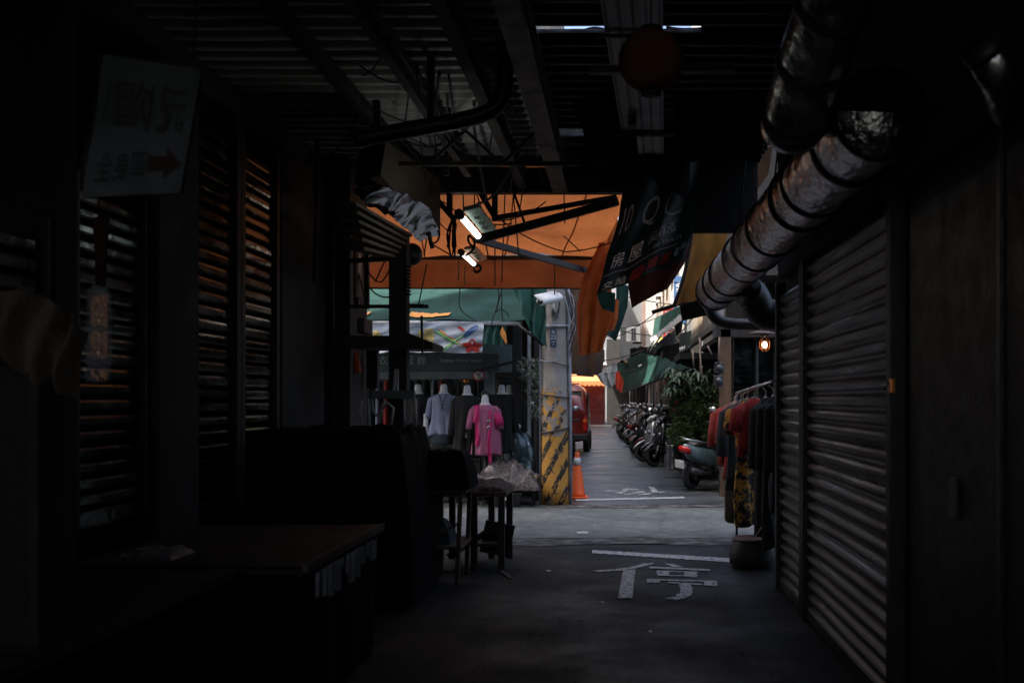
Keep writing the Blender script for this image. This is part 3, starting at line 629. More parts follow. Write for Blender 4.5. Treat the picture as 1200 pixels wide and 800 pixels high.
# lantern
L0 = P(763, 72, 4.4)
t = thing('paper_lantern', 'round dark red paper lantern hanging from the roof in front of the perforated panel', 'lantern', L0)
mb = MB(); prof = []
for i in range(25):
    a = math.pi * (0.08 + 0.84 * i / 24); prof.append((0.145 * math.sin(a) * (1 + 0.018 * math.cos(i * math.pi)), -0.135 * math.cos(a)))
mb.lathe(prof, L0, 'Z', 28).build('shade', 'lantern_paper', t)
for z in (-0.137, 0.137): MB().lathe([(0.0005, -0.012), (0.045, -0.012), (0.045, 0.012), (0.0005, 0.012)], L0 + Vector((0, 0, z)), 'Z', 18).build('cap_ring', 'print_black', t)
MB().tube([L0 + Vector((0, 0, 0.14)), L0 + Vector((0.0, 0, 0.72))], 0.004, 6).build('cord', 'cable', t)
MB().bar(P(690, 83, 4.65), P(860, 80, 4.65), 0.04, 0.035).build('lantern_rail', 'dark_steel', None, 'dark rail across the lane just behind the paper lantern', 'rail')

# ================================================================== foil ducts
def ring(p, d, r, tk=0.012, wd=0.03):
    d = Vector(d).normalized()
    return MB().tube([p - d * wd / 2, p + d * wd / 2], r + tk, 28)
t = thing('foil_duct', 'long foil wrapped duct with black bands running above the right shutters', 'duct', (0.95, 7, 2.5))
A = Vector((0.985, 3.72, 2.575)); B = Vector((0.905, 9.55, 2.52)); ax = (B - A).normalized()
mb = MB(); n = 90; pts = []; rr = []
for i in range(n + 1):
    p = A.lerp(B, i / n); pts.append(p + Vector((0.006 * noise.noise(p * 3), 0, 0.006 * noise.noise(p * 3 + Vector((5, 0, 0))))))
    rr.append(0.176 + 0.010 * noise.noise(Vector((0, p.y * 5, 0))))
mb.tube(pts, rr, 36).build('pipe', 'foil', t)
for k, y in enumerate((4.15, 4.75, 5.35, 6.0, 6.7, 7.4, 8.1, 8.8, 9.45)):
    ring(A.lerp(B, (y + .13 * math.sin(k * 2.3) - A.y) / (B.y - A.y)), ax + Vector((.07 * math.sin(k * 1.9), 0, .07 * math.cos(k * 2.7))), 0.181, 0.006, 0.035).build('band', 'duct_band', t)
MB().lathe([(.0005, 0), (.172, .0), (.178, .01)], A, 'Y', 30).build('end_cap', 'dark_cloth', t)
for y in (4.5, 6.3, 8.0):
    q = A.lerp(B, (y - A.y) / (B.y - A.y)); MB().tube([q + Vector((.02, 0, .17)), q + Vector((.12, .02, 1.1))], .007, 6).build('hanger_strap', 'cable', t)
# its elbow to the wall
mb = MB().tube(smoothpath([B + Vector((0.16, -1.35, -0.13)), Vector((1.12, 8.25, 2.35)), Vector((1.22, 8.33, 2.22)), Vector((1.5, 8.36, 2.2))], 5), 0.13, 20); mb.build('elbow', 'dark_pipe', t)
mb = MB().tube(smoothpath([P(829, 340, 9.7), P(832, 362, 9.7), P(840, 374, 9.7), P(856, 379, 9.7), P(885, 380, 9.7), P(935, 379, 9.7)], 5), 0.055, 12); mb.build('drain_pipe', 'dark_pipe', t)
t = thing('foil_duct', 'nearest foil wrapped duct, blurred and steep, at the upper right', 'duct', (0.7, 3.5, 2.9))
pts = smoothpath([P(928, 150, 3.95), P(950, 80, 3.6), P(978, 0, 3.2), P(1015, -100, 2.8), P(1060, -200, 2.45)], 8)
MB().tube(pts, [0.125 + 0.004 * noise.noise(Vector((i * 0.5, 0, 0))) for i in range(len(pts))], 32).build('pipe', 'foil_rough', t)
for i in (2, 9, 16, 24): ring(pts[i], pts[min(i + 1, len(pts) - 1)] - pts[i - 1], 0.128, 0.006, 0.03).build('band', 'duct_band', t)
t = thing('foil_duct', 'short foil duct end high in the far upper right corner', 'duct', P(1180, 100, 2.75))
MB().tube([P(1150, 55, 2.75), P(1172, 92, 2.8), P(1184, 130, 2.9)], 0.055, 20).build('pipe', 'foil_rough', t)
MB().tube([P(1148, 52, 2.745), P(1153, 60, 2.76)], 0.06, 20).build('band', 'duct_band', t)
# ================================================================== orange canopy over the lane mouth
t = thing('orange_canopy', 'big orange tarpaulin canopy with a darker valance over the mouth of the lane', 'canopy', (-1.4, 10, 3))
def canopy(u, v):
    y = lerp(8.9, 11.0, v); z = lerp(3.72, 3.085, v); x = lerp(-4.2, 0.26 - 0.49 * v, u)
    p = Vector((x, y, z)); 
    p.z += 0.05 * math.sin(u * 13 + v * 2) * math.sin(math.pi * v) - 0.09 * math.sin(math.pi * v) + 0.05 * noise.noise(Vector((x * 1.6, y * 2, 0))) + .02 * abs(noise.noise(Vector((x * 4, y * 1.5, 4))))
    return p
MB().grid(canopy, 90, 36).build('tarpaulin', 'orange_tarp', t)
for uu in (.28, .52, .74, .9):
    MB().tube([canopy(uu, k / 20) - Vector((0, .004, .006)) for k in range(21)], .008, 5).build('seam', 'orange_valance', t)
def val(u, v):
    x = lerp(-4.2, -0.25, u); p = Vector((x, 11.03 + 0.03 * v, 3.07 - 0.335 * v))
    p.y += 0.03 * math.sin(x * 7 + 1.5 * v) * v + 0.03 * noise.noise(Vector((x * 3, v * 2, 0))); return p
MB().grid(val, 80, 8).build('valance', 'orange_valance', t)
MB().bar((-4.2, 11.0, 3.065), (0.6, 11.0, 3.065), 0.04, 0.045).build('front_rail', 'dark_steel', t)
MB().tube([(-4.2, 11.06, 2.735), (-0.3, 11.06, 2.735)], 0.010, 8).build('hem_rod', 'dark_steel', t)
for a, b, w_, l in (((578, 256, 9.1), (722, 231, 9.4), 0.045, None), ((563, 280, 9.1), (724, 236, 9.3), 0.075, None)):
    MB().bar(P(*a), P(*b), w_, w_).build('fold_arm', 'dark_steel', t)
MB().bar(P(560, 281, 9.1), P(686, 317, 10.7), 0.055, 0.055).build('fold_arm', 'dark_pipe', t)
for a, b in (((527, 215, 9.1), (527, 252, 9.1)), ((580, 215, 9.1), (580, 259, 9.1)), ((551, 206, 9.1), (582, 258, 9.1)), ((514, 236, 9.1), (533, 258, 9.1))):
    MB().bar(P(*a), P(*b), 0.05, 0.05).build('strut', 'dark_steel', t)
MB().bar(P(600, 219, 9.0), P(615, 262, 9.0), 0.1, 0.02).build('torn_strip', 'rusty_steel', t)

# fluorescent lamps
def fluoro(lab, a, b, m_t, m_h):
    a = Vector(a); b = Vector(b); d = (b - a).normalized(); side = Vector((1, 0, 0.25)).normalized()
    t = thing('fluorescent_lamp', lab, 'lamp', (a + b) / 2)
    MB().tube([a, b], 0.023, 14).build('tube', m_t, t)
    c0 = a - d * 0.04 + side * 0.085 + Vector((0, 0, 0.03)); c1 = b + d * 0.02 + side * 0.085 + Vector((0, 0, 0.03))
    MB().bar(c0, c1, 0.11, 0.028, up=(0.25, 0, -1)).build('reflector', m_h, t)
    for p in (a - d * 0.035, b + d * 0.035): MB().tube([p - d * 0.035, p + d * 0.035], 0.034, 12).build('end_cap', 'black_plastic', t)
    for k in (0.3, 0.55, 0.75):
        q = a.lerp(b, k) + side * 0.085 + Vector((0, 0, 0.012)); MB().box(q - Vector((0.02, 0.03, 0.012)), q + Vector((0.02, 0.03, 0.002))).build('clip', 'black_plastic', t)
    return t
fluoro('lit white fluorescent lamp with a greenish housing under the orange canopy', (-1.11, 6.98, 2.79), (-1.11, 7.86, 2.79), 'lamp_tube', 'lamp_housing')
fluoro('lit white fluorescent lamp with an orange tinged housing hanging below the greenish one', (-1.55, 9.85, 2.95), (-1.55, 10.65, 2.95), 'lamp_tube_warm', 'lamp_housing_warm')

# cables and hooks
cg = 'thin dark cables under the canopy'
cl = 'thin dark cable dangling in front of the orange canopy'
random.seed(11)
for (x0, y0, x1, y1, Y, sg) in ((505, 240, 535, 268, 9.2, .1), (519, 236, 600, 262, 9.15, .08), (520, 247, 575, 256, 9.3, .05), (543, 206, 543, 262, 9.2, 0), (558, 225, 572, 262, 9.2, .02), (556, 215, 556, 285, 9.3, 0),
    (563, 250, 572, 300, 9.3, .0), (600, 205, 608, 300, 9.4, .02), (592, 220, 588, 330, 9.5, .0), (580, 262, 580, 335, 9.6, 0), (530, 258, 524, 290, 9.2, .0), (535, 262, 530, 300, 9.3, .0), (640, 262, 680, 295, 10.4, -.02),
    (587, 258, 662, 295, 9.6, .04), (662, 295, 720, 283, 9.5, .02), (503, 258, 497, 300, 9.0, .0), (506, 286, 530, 300, 9.2, .0), (500, 310, 490, 360, 9.2, 0), (545, 262, 560, 258, 9.2, -.1), (575, 258, 640, 236, 9.3, .06),
    (660, 200, 662, 262, 9.3, 0), (650, 310, 650, 345, 11, 0)):
    MB().tube(cable_pts(P(x0, y0, Y), P(x1, y1, Y + random.uniform(-.1, .1)), sg), 0.0065, 6).build('cable', 'cable', None, cl, 'cable', cg)
for pts in ([(541, 325), (538, 350), (540, 362), (548, 370), (558, 376)], [(590, 332), (584, 355), (581, 366), (586, 362), (594, 366), (596, 372)], [(583, 332), (584, 352), (578, 372), (575, 384)], [(588, 335), (588, 362), (589, 376)]):
    MB().tube(smoothpath([P(x, y, 12.4) for x, y in pts], 5), 0.0085, 6).build('cable', 'cable', None, 'thin dark cable looping down in front of the green awning', 'cable', 'thin cables before the green awning')
for x, y0, y1 in ((538, 306, 328), (545, 312, 334)):
    MB().tube([P(x, y0, 9.7), P(x - 1, y1, 9.7)], 0.006, 6).build('pull_cord', 'cable_pale', None, 'pale pull cord hanging beneath the lower fluorescent lamp', 'cord', 'pale pull cords')
t = thing('cable_bundle', 'loose bundle of black cables hanging beside the greenish fluorescent lamp', 'cable', P(531, 280, 9.15))
mb = MB()
for k in range(7):
    a = P(529 + k * 0.8, 258, 9.15); b = P(526 + k * 1.4, 290 + (k % 3) * 6, 9.15)
    mb.tube(smoothpath([a, a.lerp(b, .4) + Vector((random.uniform(-.05, .05), random.uniform(-.03, .03), 0)), b], 5), 0.009, 6)
mb.build('strand', 'cable', t)
MB().tube(smoothpath([P(556, 292, 9.3), P(549, 283, 9.3), P(550, 276, 9.3), P(556, 284, 9.3), P(553, 294, 9.3), P(545, 300, 9.3)], 6), 0.012, 6).build('hook', 'cable', t)
MB().tube(smoothpath([P(557, 312, 9.6), P(562, 311, 9.6), P(563, 316, 9.6), P(558, 319, 9.6), P(555, 315, 9.6)], 6), 0.013, 6).build('loop', 'cable', t)

# ================================================================== hanging cloths at the right of the canopy
MB().grid(sheet([(711, 243, 10.6), (700, 290, 10.6), (683, 325, 10.6), (677, 360, 10.6), (678, 417, 10.6)], [(724, 235, 10.6), (722, 290, 10.7), (718, 330, 10.7), (716, 370, 10.7), (706, 412, 10.7)], 0.05, 2.5, 0.4, 0.02), 30, 40).build(
    'orange_flap', 'orange_flap', None, 'tall torn orange flap hanging beside the concrete pole', 'tarpaulin', 'orange flaps beside the pole')
MB().grid(sheet([(703, 345, 10.9), (700, 370, 10.9), (702, 389, 10.9)], [(726, 352, 10.9), (724, 372, 10.9), (719, 386, 10.9)], 0.04, 2, 0.2, 0.015), 16, 16).build(
    'orange_flap', 'orange_flap', None, 'small ragged orange flap to the right of the tall one', 'tarpaulin', 'orange flaps beside the pole')
# advertising cloth
bL = [(736, 205, 8.55), (726, 245, 8.5), (716, 285, 8.45), (706, 320, 8.4), (698, 347, 8.4)]
bR = [(832, 150, 8.75), (826, 190, 8.7), (820, 230, 8.7), (814, 270, 8.75), (804, 303, 8.8)]
bfn = sheet(bL, bR, 0.06, 2.2, 0.5, 0.038, 0.6)
t = thing('advertising_cloth', 'black advertising cloth printed with white and red characters, hanging slanted at the lane mouth', 'banner', P(765, 270, 8.5))
import numpy as np
NU, NV = 250, 290
ink = np.zeros((NV, NU), int)
def tri_fill(tri, k):
    (x0, y0), (x1, y1), (x2, y2) = [(u * NU, v * NV) for u, v in tri]
    a, b = int(max(0, min(x0, x1, x2))), int(min(NU - 1, max(x0, x1, x2))) + 1
    c, d_ = int(max(0, min(y0, y1, y2))), int(min(NV - 1, max(y0, y1, y2))) + 1
    if b <= a or d_ <= c: return
    X, Y = np.meshgrid(np.arange(a, b) + .5, np.arange(c, d_) + .5)
    e = [(xb - xa) * (Y - ya) - (yb - ya) * (X - xa) for xa, ya, xb, yb in ((x0, y0, x1, y1), (x1, y1, x2, y2), (x2, y2, x0, y0))]
    ok = ((e[0] >= 0) & (e[1] >= 0) & (e[2] >= 0)) | ((e[0] <= 0) & (e[1] <= 0) & (e[2] <= 0))
    ink[c:d_, a:b][ok] = k
def shape_fill(pts, fs, k):
    for f in fs:
        for i in range(1, len(f) - 1): tri_fill((pts[f[0]], pts[f[i]], pts[f[i + 1]]), k)
CW, CH = 0.92, 1.15
def bt(s, u, v, h, k, wid=None, tilt=-.0):
    vs, fs, asp = text2d(s); q = (wid / (asp * h)) if wid else 1.0
    shape_fill([(u + x * h * q / CW, v - y * h / CH) for x, y in vs], fs, k)
bt('10', .12, .36, .26, 2, .10); bt('Q', .40, .40, .28, 2, .18)
bt('房', .15, .69, .125, 1); bt('屋', .34, .69, .135, 1); bt('吳', .52, .66, .09, 2); bt('鑫泓', .68, .645, .10, 2); bt('08-7314-21', .70, .745, .034, 2, .3)
bt('交', .10, .93, .09, 1); bt('給', .235, .925, .105, 1)
n = 28
sq = [(.42 + .07 / CW * math.copysign(abs(math.cos(a)) ** .6, math.cos(a)), .925 + .074 / CH * math.copysign(abs(math.sin(a)) ** .6, math.sin(a))) for a in [2 * math.pi * k / n for k in range(n)]]
shape_fill(sq, [list(range(n))], 3); bt('國', .42, .925, .09, 0)
bt('葉', .58, .905, .115, 3); bt('家', .74, .90, .12, 3); bt('信', .865, .88, .085, 2, .05); bt('賴~', .95, .86, .075, 2, .09)
shape_fill([(.03, .801), (.85, .801), (.85, .807), (.03, .807)], [[0, 1, 2, 3]], 2)
for i in range(30):
    a0, a1 = lerp(2.2, 5.0, i / 30), lerp(2.2, 5.0, (i + 1) / 30)
    shape_fill([(.78 + r / CW * math.cos(a), .42 - r * .9 / CH * math.sin(a)) for r, a in ((.17, a0), (.17, a1), (.152, a1), (.152, a0))], [[0, 1, 2, 3]], 2)
o = MB().grid(bfn, NU, NV).build('printed_cloth', 'banner_black', t)
for m_ in ('print_white', 'print_grey', 'print_red'): o.data.materials.append(MT[m_])
o.data.polygons.foreach_set('material_index', ink.reshape(-1).astype(np.int32))
MB().grid(sheet([(736, 300, 9.0), (737, 335, 9.0), (741, 361, 9.0)], [(812, 260, 9.1), (806, 302, 9.1), (783, 338, 9.1)], 0.04, 1.6, 0.4, 0.012, 1.0), 24, 24).build(
    'maroon_cloth', 'maroon_cloth', None, 'dark maroon cloth tip hanging behind the black advertising cloth', 'tarpaulin')
MB().grid(sheet([(700, 340, 9.3), (701, 352, 9.3), (706, 362, 9.3)], [(721, 344, 9.3), (721, 356, 9.3), (720, 368, 9.3)], 0.03, 1, 0, 0.01), 10, 10).build('teal_scrap', 'green_cloth', None, 'curled dark teal scrap below the lower left corner of the advertising cloth', 'tarpaulin')
MB().grid(sheet([(722, 330, 12.2), (722, 350, 12.2), (710, 392, 12.2)], [(737, 335, 12.2), (736, 360, 12.2), (722, 400, 12.2)], 0.04, 1.5, 0.2, 0.01), 12, 12).build('green_scrap', 'green_tarp', None, 'torn pale green tarpaulin scrap beside the orange flaps', 'tarpaulin')
# black torn shade cloth
def ragged(u, v):
    p = pl([P(648, 40, 7.2), P(668, 110, 7.3), P(690, 165, 7.4)], v).lerp(pl([P(735, 30, 7.3), P(742, 120, 7.4), P(752, 225, 7.6)], v), u)
    if u < 0.15: p.x += 0.05 * noise.noise(Vector((0, v * 22, 1))) - 0.01
    if v > 0.9: p.z += 0.12 * noise.noise(Vector((u * 16, 0, 4))) - 0.02
    p.y += 0.05 * math.sin(u * 9 + v * 3); return p
MB().grid(ragged, 34, 44).build('shade_cloth', 'dark_cloth', None, 'black torn shade cloth with a ragged edge hanging from the roof at the centre', 'cloth')
MB().grid(sheet([(780, 30, 6.9), (790, 120, 7.2), (800, 190, 7.6)], [(905, 40, 6.9), (900, 120, 7.2), (890, 188, 7.6)], 0.05, 2, 0.2, 0.03), 20, 20).build('shade_cloth', 'dark_cloth', None, 'black sheet hanging from the roof left of the foil ducts', 'cloth')
MB().grid(sheet([(740, 130, 7.9), (745, 200, 8.0)], [(812, 130, 7.9), (806, 236, 8.1)], 0.04, 2, 0.2, 0.03), 20, 20).build('shade_cloth', 'dark_cloth', None, 'black sheet bundled above the advertising cloth', 'cloth')
# brown and ochre tarpaulins on the right
MB().grid(sheet([(806, 186, 9.5), (806, 210, 9.5), (805, 240, 9.6)], [(905, 172, 9.4), (900, 205, 9.5), (870, 250, 9.7)], 0.06, 1.6, 0.3, 0.03), 24, 20).build('brown_tarpaulin', 'brown_tarp', None, 'dim brown tarpaulin stretched high beside the foil duct', 'tarpaulin')
MB().grid(sheet([(809, 225, 9.9), (810, 265, 9.9), (806, 300, 9.9), (800, 330, 9.9), (791, 358, 9.9)], [(862, 222, 9.9), (856, 262, 9.9), (845, 300, 9.9), (838, 325, 9.9), (832, 346, 9.9)], 0.06, 1.3, 0.25, 0.02, 2.0), 24, 34).build('ochre_tarpaulin', 'ochre_tarp', None, 'ochre yellow tarpaulin hanging behind the foil duct', 'tarpaulin')
MB().tube(smoothpath([P(812, 222, 9.86), P(811, 265, 9.86), P(806, 302, 9.86), P(799, 332, 9.86), P(789, 360, 9.86)], 5), 0.018, 8).build('tarpaulin_rope', 'cable', None, 'black rope edging the ochre tarpaulin', 'rope')
MB().tube([P(764, 366, 10.0), P(838, 343, 10.0)], 0.02, 8).build('awning_rod', 'dark_steel', None, 'slanted dark rod below the ochre tarpaulin', 'rod')
MB().grid(sheet([(797, 358, 10.4), (799, 376, 10.4)], [(842, 343, 10.3), (842, 368, 10.3)], 0.02, 1, 0, 0.02), 12, 6).build('rolled_awning', 'dark_cloth', None, 'dark rolled awning cloth tied under the slanted rod', 'awning')
MB().tube([P(793, 396, 11.5), P(830, 350, 10.2)], 0.008, 6).build('guy_rope', 'cable_pale', None, 'pale guy rope running down from the ochre tarpaulin', 'rope')

# ================================================================== left stall
t = thing('market_stall', 'dark wooden stall post with a cantilevered shelf, left of the lane mouth', 'stall', P(468, 650, 8.5))
MB().bar(P(468, 275, 8.5), P(468, 640, 8.5), 0.15, 0.13).build('post', 'dark_wood', t)
MB().bar(P(437, 455, 9.2), P(437, 410, 9.2), 0.10, 0.08).build('short_post', 'dark_wood', t)
mb = MB(); y = 8.35
mb.prism([P(405, 393, y), P(458, 393, y), P(468, 389, y), P(478, 390, y), P(507, 402, y), P(507, 409, y), P(405, 407, y)], (0, 0.5, 0)); mb.build('shelf', 'dark_wood', t)
MB().bar(P(405, 285, 8.6), P(472, 284, 8.6), 0.045, 0.05).build('rail', 'dark_steel', t)
MB().bar(P(405, 306, 8.6), P(460, 303, 8.6), 0.04, 0.04).build('rail', 'dark_steel', t)
MB().bar(P(405, 359, 8.6), P(502, 359, 8.6), 0.035, 0.03).build('rail', 'dark_steel', t)
MB().box(P(476, 361, 8.62) - Vector((0, .03, 0)), P(496, 356, 8.55), bev=.004).build('clamp', 'dark_steel', t)
for x in (418, 430): MB().bar(P(x, 280, 8.7), P(x, 362, 8.7), 0.04, 0.04).build('upright', 'dark_steel', t)
MB().box(P(414, 290, 8.55), P(424, 350, 8.75), bev=.005).build('switch_board', 'black_plastic', t)
MB().box(P(418, 372, 8.4), P(437, 393, 8.7), bev=0.01).build('storage_box', 'black_plastic', None, 'black box standing on the stall shelf', 'box')
MB().bar(P(495, 415, 8.3), P(494, 370, 8.3), 0.018, 0.018).build('upright_stick', 'rusty_steel', None, 'thin stick rising from the stall shelf in front of the printed banner', 'stick')
for pts in ([(428, 330), (440, 344), (455, 348), (468, 338)], [(424, 300), (434, 322), (447, 330), (460, 310)], [(420, 320), (428, 350), (432, 362)], [(462, 290), (450, 308), (440, 330)], [(478, 285), (481, 300), (478, 320)]):
    MB().tube(smoothpath([P(x, yy, 8.65) for x, yy in pts], 5), 0.007, 6).build('cable', 'cable', None, 'thin dark cable drooping around the stall post', 'cable', 'cables around the stall post')
c = P(482, 298, 8.7); t = thing('wall_fan', 'small dark fan with a pale rim hanging on the stall post', 'fan', c)
MB().lathe([(0.0005, -0.05), (0.07, -0.045), (0.1, 0), (0.095, 0.03), (0.03, 0.05), (0.0005, 0.05)], c, 'Y', 20).build('guard', 'dark_pipe', t)
MB().tube([c + Vector((-0.08, 0, 0)), c + Vector((0.0, 0.02, -0.0)), c + Vector((-0.02, 0.02, -0.12))], 0.014).build('bracket', 'dark_steel', t)
mb = MB()
for k in range(9): mb.tube([P(476, 312 + k * 4, 8.4), P(481, 313 + k * 4, 8.38)], 0.01, 6)
mb.build('coil_hanger', 'rusty_steel', None, 'coiled spring hanging along the right side of the stall post', 'coil')
# upper planks, foil and brown box
t = thing('plank_stack', 'stack of weathered planks stored overhead beside the black pillar', 'planks', (-2, 7.5, 3))
for k in range(6):
    a = P(405 + k * 2, 238 + k * 7, 6.6); b = P(474 - k * 4, 276 + k * 2, 8.3)
    MB().bar(a + Vector((0, 0, -0.02 * k)), b + Vector((0, 0, -0.02 * k)), 0.13, 0.022).build('plank', 'weather_wood', t)
def foilf(u, v):
    p = pl([P(413, 222, 7.2), P(428, 238, 7.3), P(470, 262, 7.9), P(492, 282, 8.4)], u).lerp(pl([P(441, 216, 7.1), P(470, 225, 7.5), P(502, 242, 8.0), P(516, 272, 8.5)], u), v)
    q = noise.noise_vector(p * 5.5); return p + Vector((0, q.y * 0.03, q.z * 0.025 + 0.008 * math.sin(u * 38 + 5 * v + 5 * q.x)))
MB().grid(foilf, 70, 26).build('foil_sheet', 'foil_sheet', None, 'crumpled silver foil sheet hanging under the overhead planks', 'foil')
mb = MB(); mb.prism([P(452, 165, 7.0), P(516, 210, 8.6), P(516, 272, 8.6), P(470, 232, 7.6), P(446, 205, 7.0)], (-0.25, 0.25, 0.0)); mb.build('overhead_crate', 'crate_brown', None, 'brown wooden crate stored overhead under the corrugated roof', 'crate')
MB().tube(smoothpath([P(502, 262, 8.4), P(504, 280, 8.4), P(507, 291, 8.4)], 4), 0.018, 8).build('hanging_hook', 'dark_steel', None, 'black hook hanging under the foil sheet', 'hook')
MB().tube(smoothpath([P(505, 286, 8.4), P(512, 283, 8.4), P(515, 275, 8.4), P(513, 270, 8.4)], 4), 0.009, 8).build('hanging_wire', 'dark_steel', None, 'curved wire beside the black hook under the foil sheet', 'wire')
MB().grid(sheet([(411, 412, 8.9), (412, 440, 8.9)], [(420, 412, 8.9), (425, 437, 8.9)], 0.03, 2, 0.2, 0.02), 10, 10).build('hanging_bag', 'orange_flap', None, 'orange plastic bag hanging by the black pillar under the printed banner', 'bag')
MB().grid(sheet([(461, 432, 8.3), (459, 460, 8.3)], [(466, 432, 8.3), (467, 462, 8.3)], 0.03, 2, 0.2, 0.02), 8, 8).build('hanging_pouch', 'film_dense', None, 'small clear pouch pinned to the stall post', 'bag')

# hanger stand on top of the dark counters
t = thing('hanger_stand', 'white wire hanger stand under a board on the dark counters', 'rack', P(462, 497, 8.0))
MB().box(P(435, 457, 8.0), P(487, 467, 8.06), bev=.004).build('board', 'fascia_grey', t)
for pts in ([(437, 467), (437, 483), (444, 488)], [(447, 480), (454, 471), (461, 478), (458, 500)], [(451, 468), (447, 483), (443, 500)], [(474, 467), (474, 500)], [(487, 467), (487, 500)], [(432, 467), (433, 500)], [(424, 470), (422, 480), (424, 500)]):
    MB().tube([P(x, y, 8.02) for x, y in pts], 0.012, 6).build('wire', 'window_frame', t)
# dark counters
def heap(x0, x1, y0, y1, base, top, amp, sc_=3.0, edge=0.25, seed=0.0):
    def fn(u, v):
        x = lerp(x0, x1, u); y = lerp(y0, y1, v)
        e = min(u, 1 - u, v, 1 - v) / edge; e = min(1, e) ** 0.5
        n_ = noise.noise(Vector((x * sc_, y * sc_, seed))) + 0.5 * noise.noise(Vector((x * sc_ * 2.3, y * sc_ * 2.3, seed + 3)))
        return Vector((x, y, lerp(base, top + amp * n_, e)))
    return fn
t = thing('covered_counter', 'tall dark counter covered with a cloth below the hanger stand', 'counter', (-1.9, 7.6, 0))
MB().box((-2.5, 7.25, 0), (-1.62, 8.15, 1.12), bev=.02).build('cabinet', 'dark_wood', t)
MB().grid(heap(-2.66, -1.46, 7.05, 8.26, .04, 1.27, 0.07, 4.2, .10), 90, 80).build('cover', 'dark_cloth', t)
MB().grid(heap(-1.72, -1.2, 7.98, 8.52, .78, 1.07, .05, 5, .14, 4), 50, 50).build('black_bundle', 'dark_cloth', None, 'black cloth bundle piled on the wooden stand', 'bundle')
MB().bar(P(512, 536, 8.25), P(560, 540, 8.4), 0.05, 0.02).build('loose_plank', 'weather_wood', None, 'pale loose plank resting against the lower dark counter', 'plank')
MB().bar(P(555, 495, 9.2), P(555, 560, 9.2), 0.025, 0.025).build('thin_post', 'weather_wood', None, 'thin pale post standing behind the lower dark counter', 'post')
# front tables
def table(lab, x0, x1, y0, y1, z, leg=0.05, m='table_top', edge='weather_wood', legs=True):
    t = thing('stall_table', lab, 'table', ((x0 + x1) / 2, (y0 + y1) / 2, 0))
    MB().grid(lambda u, v: Vector((lerp(x0, x1, u), lerp(y0, y1, v), z + 0.006 * noise.noise(Vector((u * 6, v * 6, x0))))), 20, 20).build('cloth_top', m, t)
    MB().box((x0, y0, z - 0.045), (x1 - 0.012, y1 - 0.005, z - 0.012)).build('board', 'dark_wood', t)
    mb = MB(); mb.bar((x1, y0, z - 0.012), (x1, y1, z - 0.012), 0.03, 0.04); mb.build('edge_strip', edge, t)
    def sk(u, v):
        p = [Vector((x0, y1, 0)), Vector((x1 - .03, y1, 0)), Vector((x1 - .03, y0, 0)), Vector((x0, y0, 0))]; q = pl(p, u); q.z = lerp(z - .05, .03, v)
        q += Vector((.018 * math.sin(u * 70) * v, .018 * math.cos(u * 63) * v, 0)) + noise.noise_vector(q * 5) * .012; return q
    MB().grid(sk, 120, 10).build('skirt', 'dark_cloth', t)
    return t
table('dark market table nearest the viewer at the lower left, its worn edge toward the lane', -2.5, -1.7, 1.6, 4.38, 0.75, edge='table_top')
table('dark market table with a pale worn edge, second along the left side of the lane', -2.5, -1.42, 4.5, 5.98, 0.75)
mb = MB(); random.seed(5)
for k in range(16):
    y = 4.6 + k * 0.07; l = random.uniform(.04, .16)
    mb.grid(lambda u, v: Vector((-1.40 + 0.015 * math.sin(u * 6 + k), y + u * 0.06, 0.70 - v * l)), 4, 4)
mb.build('fringe', 'film_dense', None, 'shiny plastic wrappers dangling below the edge of the second table', 'wrappers')
# drapery at far left
def drape(u, v):
    p = pl([P(-70, 372, 2.9), P(20, 352, 2.9), P(70, 372, 2.95), P(100, 405, 3.0)], u)
    f = 0.03 * math.sin(u * 26 + v) + 0.03 * noise.noise(Vector((u * 8, v * 2, 0)))
    return p + Vector((0.03 * v * u, -0.12 * math.sin(v * 1.6) + f, 0.04 * (1 - v) - v * (0.17 + 0.08 * noise.noise(Vector((u * 7, 3, 0))))))
t = thing('draped_stack', 'tall dark stack at the far left with a tan cloth folded over its top', 'stack', (-1.95, 3.1, 0.75))
MB().box((-2.3, 2.92, 0.752), (-1.7, 3.08, 1.66), bev=.03).build('crate_stack', 'dark_wood', t)
MB().grid(drape, 46, 16).build('cloth', 'cloth_tan', t)
# hanging plastic bag
c = P(116, 260, 4.62)
t = thing('plastic_bag', 'long clear plastic bag hanging before the slatted shutter with its orange glints painted as packets inside', 'bag', c)
mb = MB(); secs = []
for z, r in ((334, .03), (337, .044), (342, .05), (370, .055), (400, .058), (425, .06), (448, .055)):
    p = P(116, z, 4.62); secs.append([p + Vector((r * math.cos(a) * (1 + .15 * math.sin(5 * a + z)), r * 0.8 * math.sin(a), 0)) for a in [2 * math.pi * k / 16 for k in range(16)]])
mb.loft(secs).build('film', 'film', t)
for k, (z0, z1, m) in enumerate(((388, 420, 'glint_foil'), (424, 430, 'maroon_cloth'), (433, 446, 'glint_foil'), (345, 384, 'glint_foil'))):
    a = P(108, z0, 4.62); b = P(124, z1, 4.62); MB().box(a - Vector((0, .02, 0)), b + Vector((0, .02, 0)), bev=.006).build('packet', m, t)  # foil packets stand in for orange reflections in the film
MB().grid(sheet([(107, 255, 4.62), (110, 300, 4.62), (111, 336, 4.62)], [(127, 252, 4.64), (124, 300, 4.62), (121, 336, 4.62)], .02, 2, .3, .01), 12, 24).build('strip', 'maroon_cloth', t)
MB().tube([P(116, 262, 4.62), P(114, 200, 4.66)], 0.003, 6).build('string', 'cable', t)
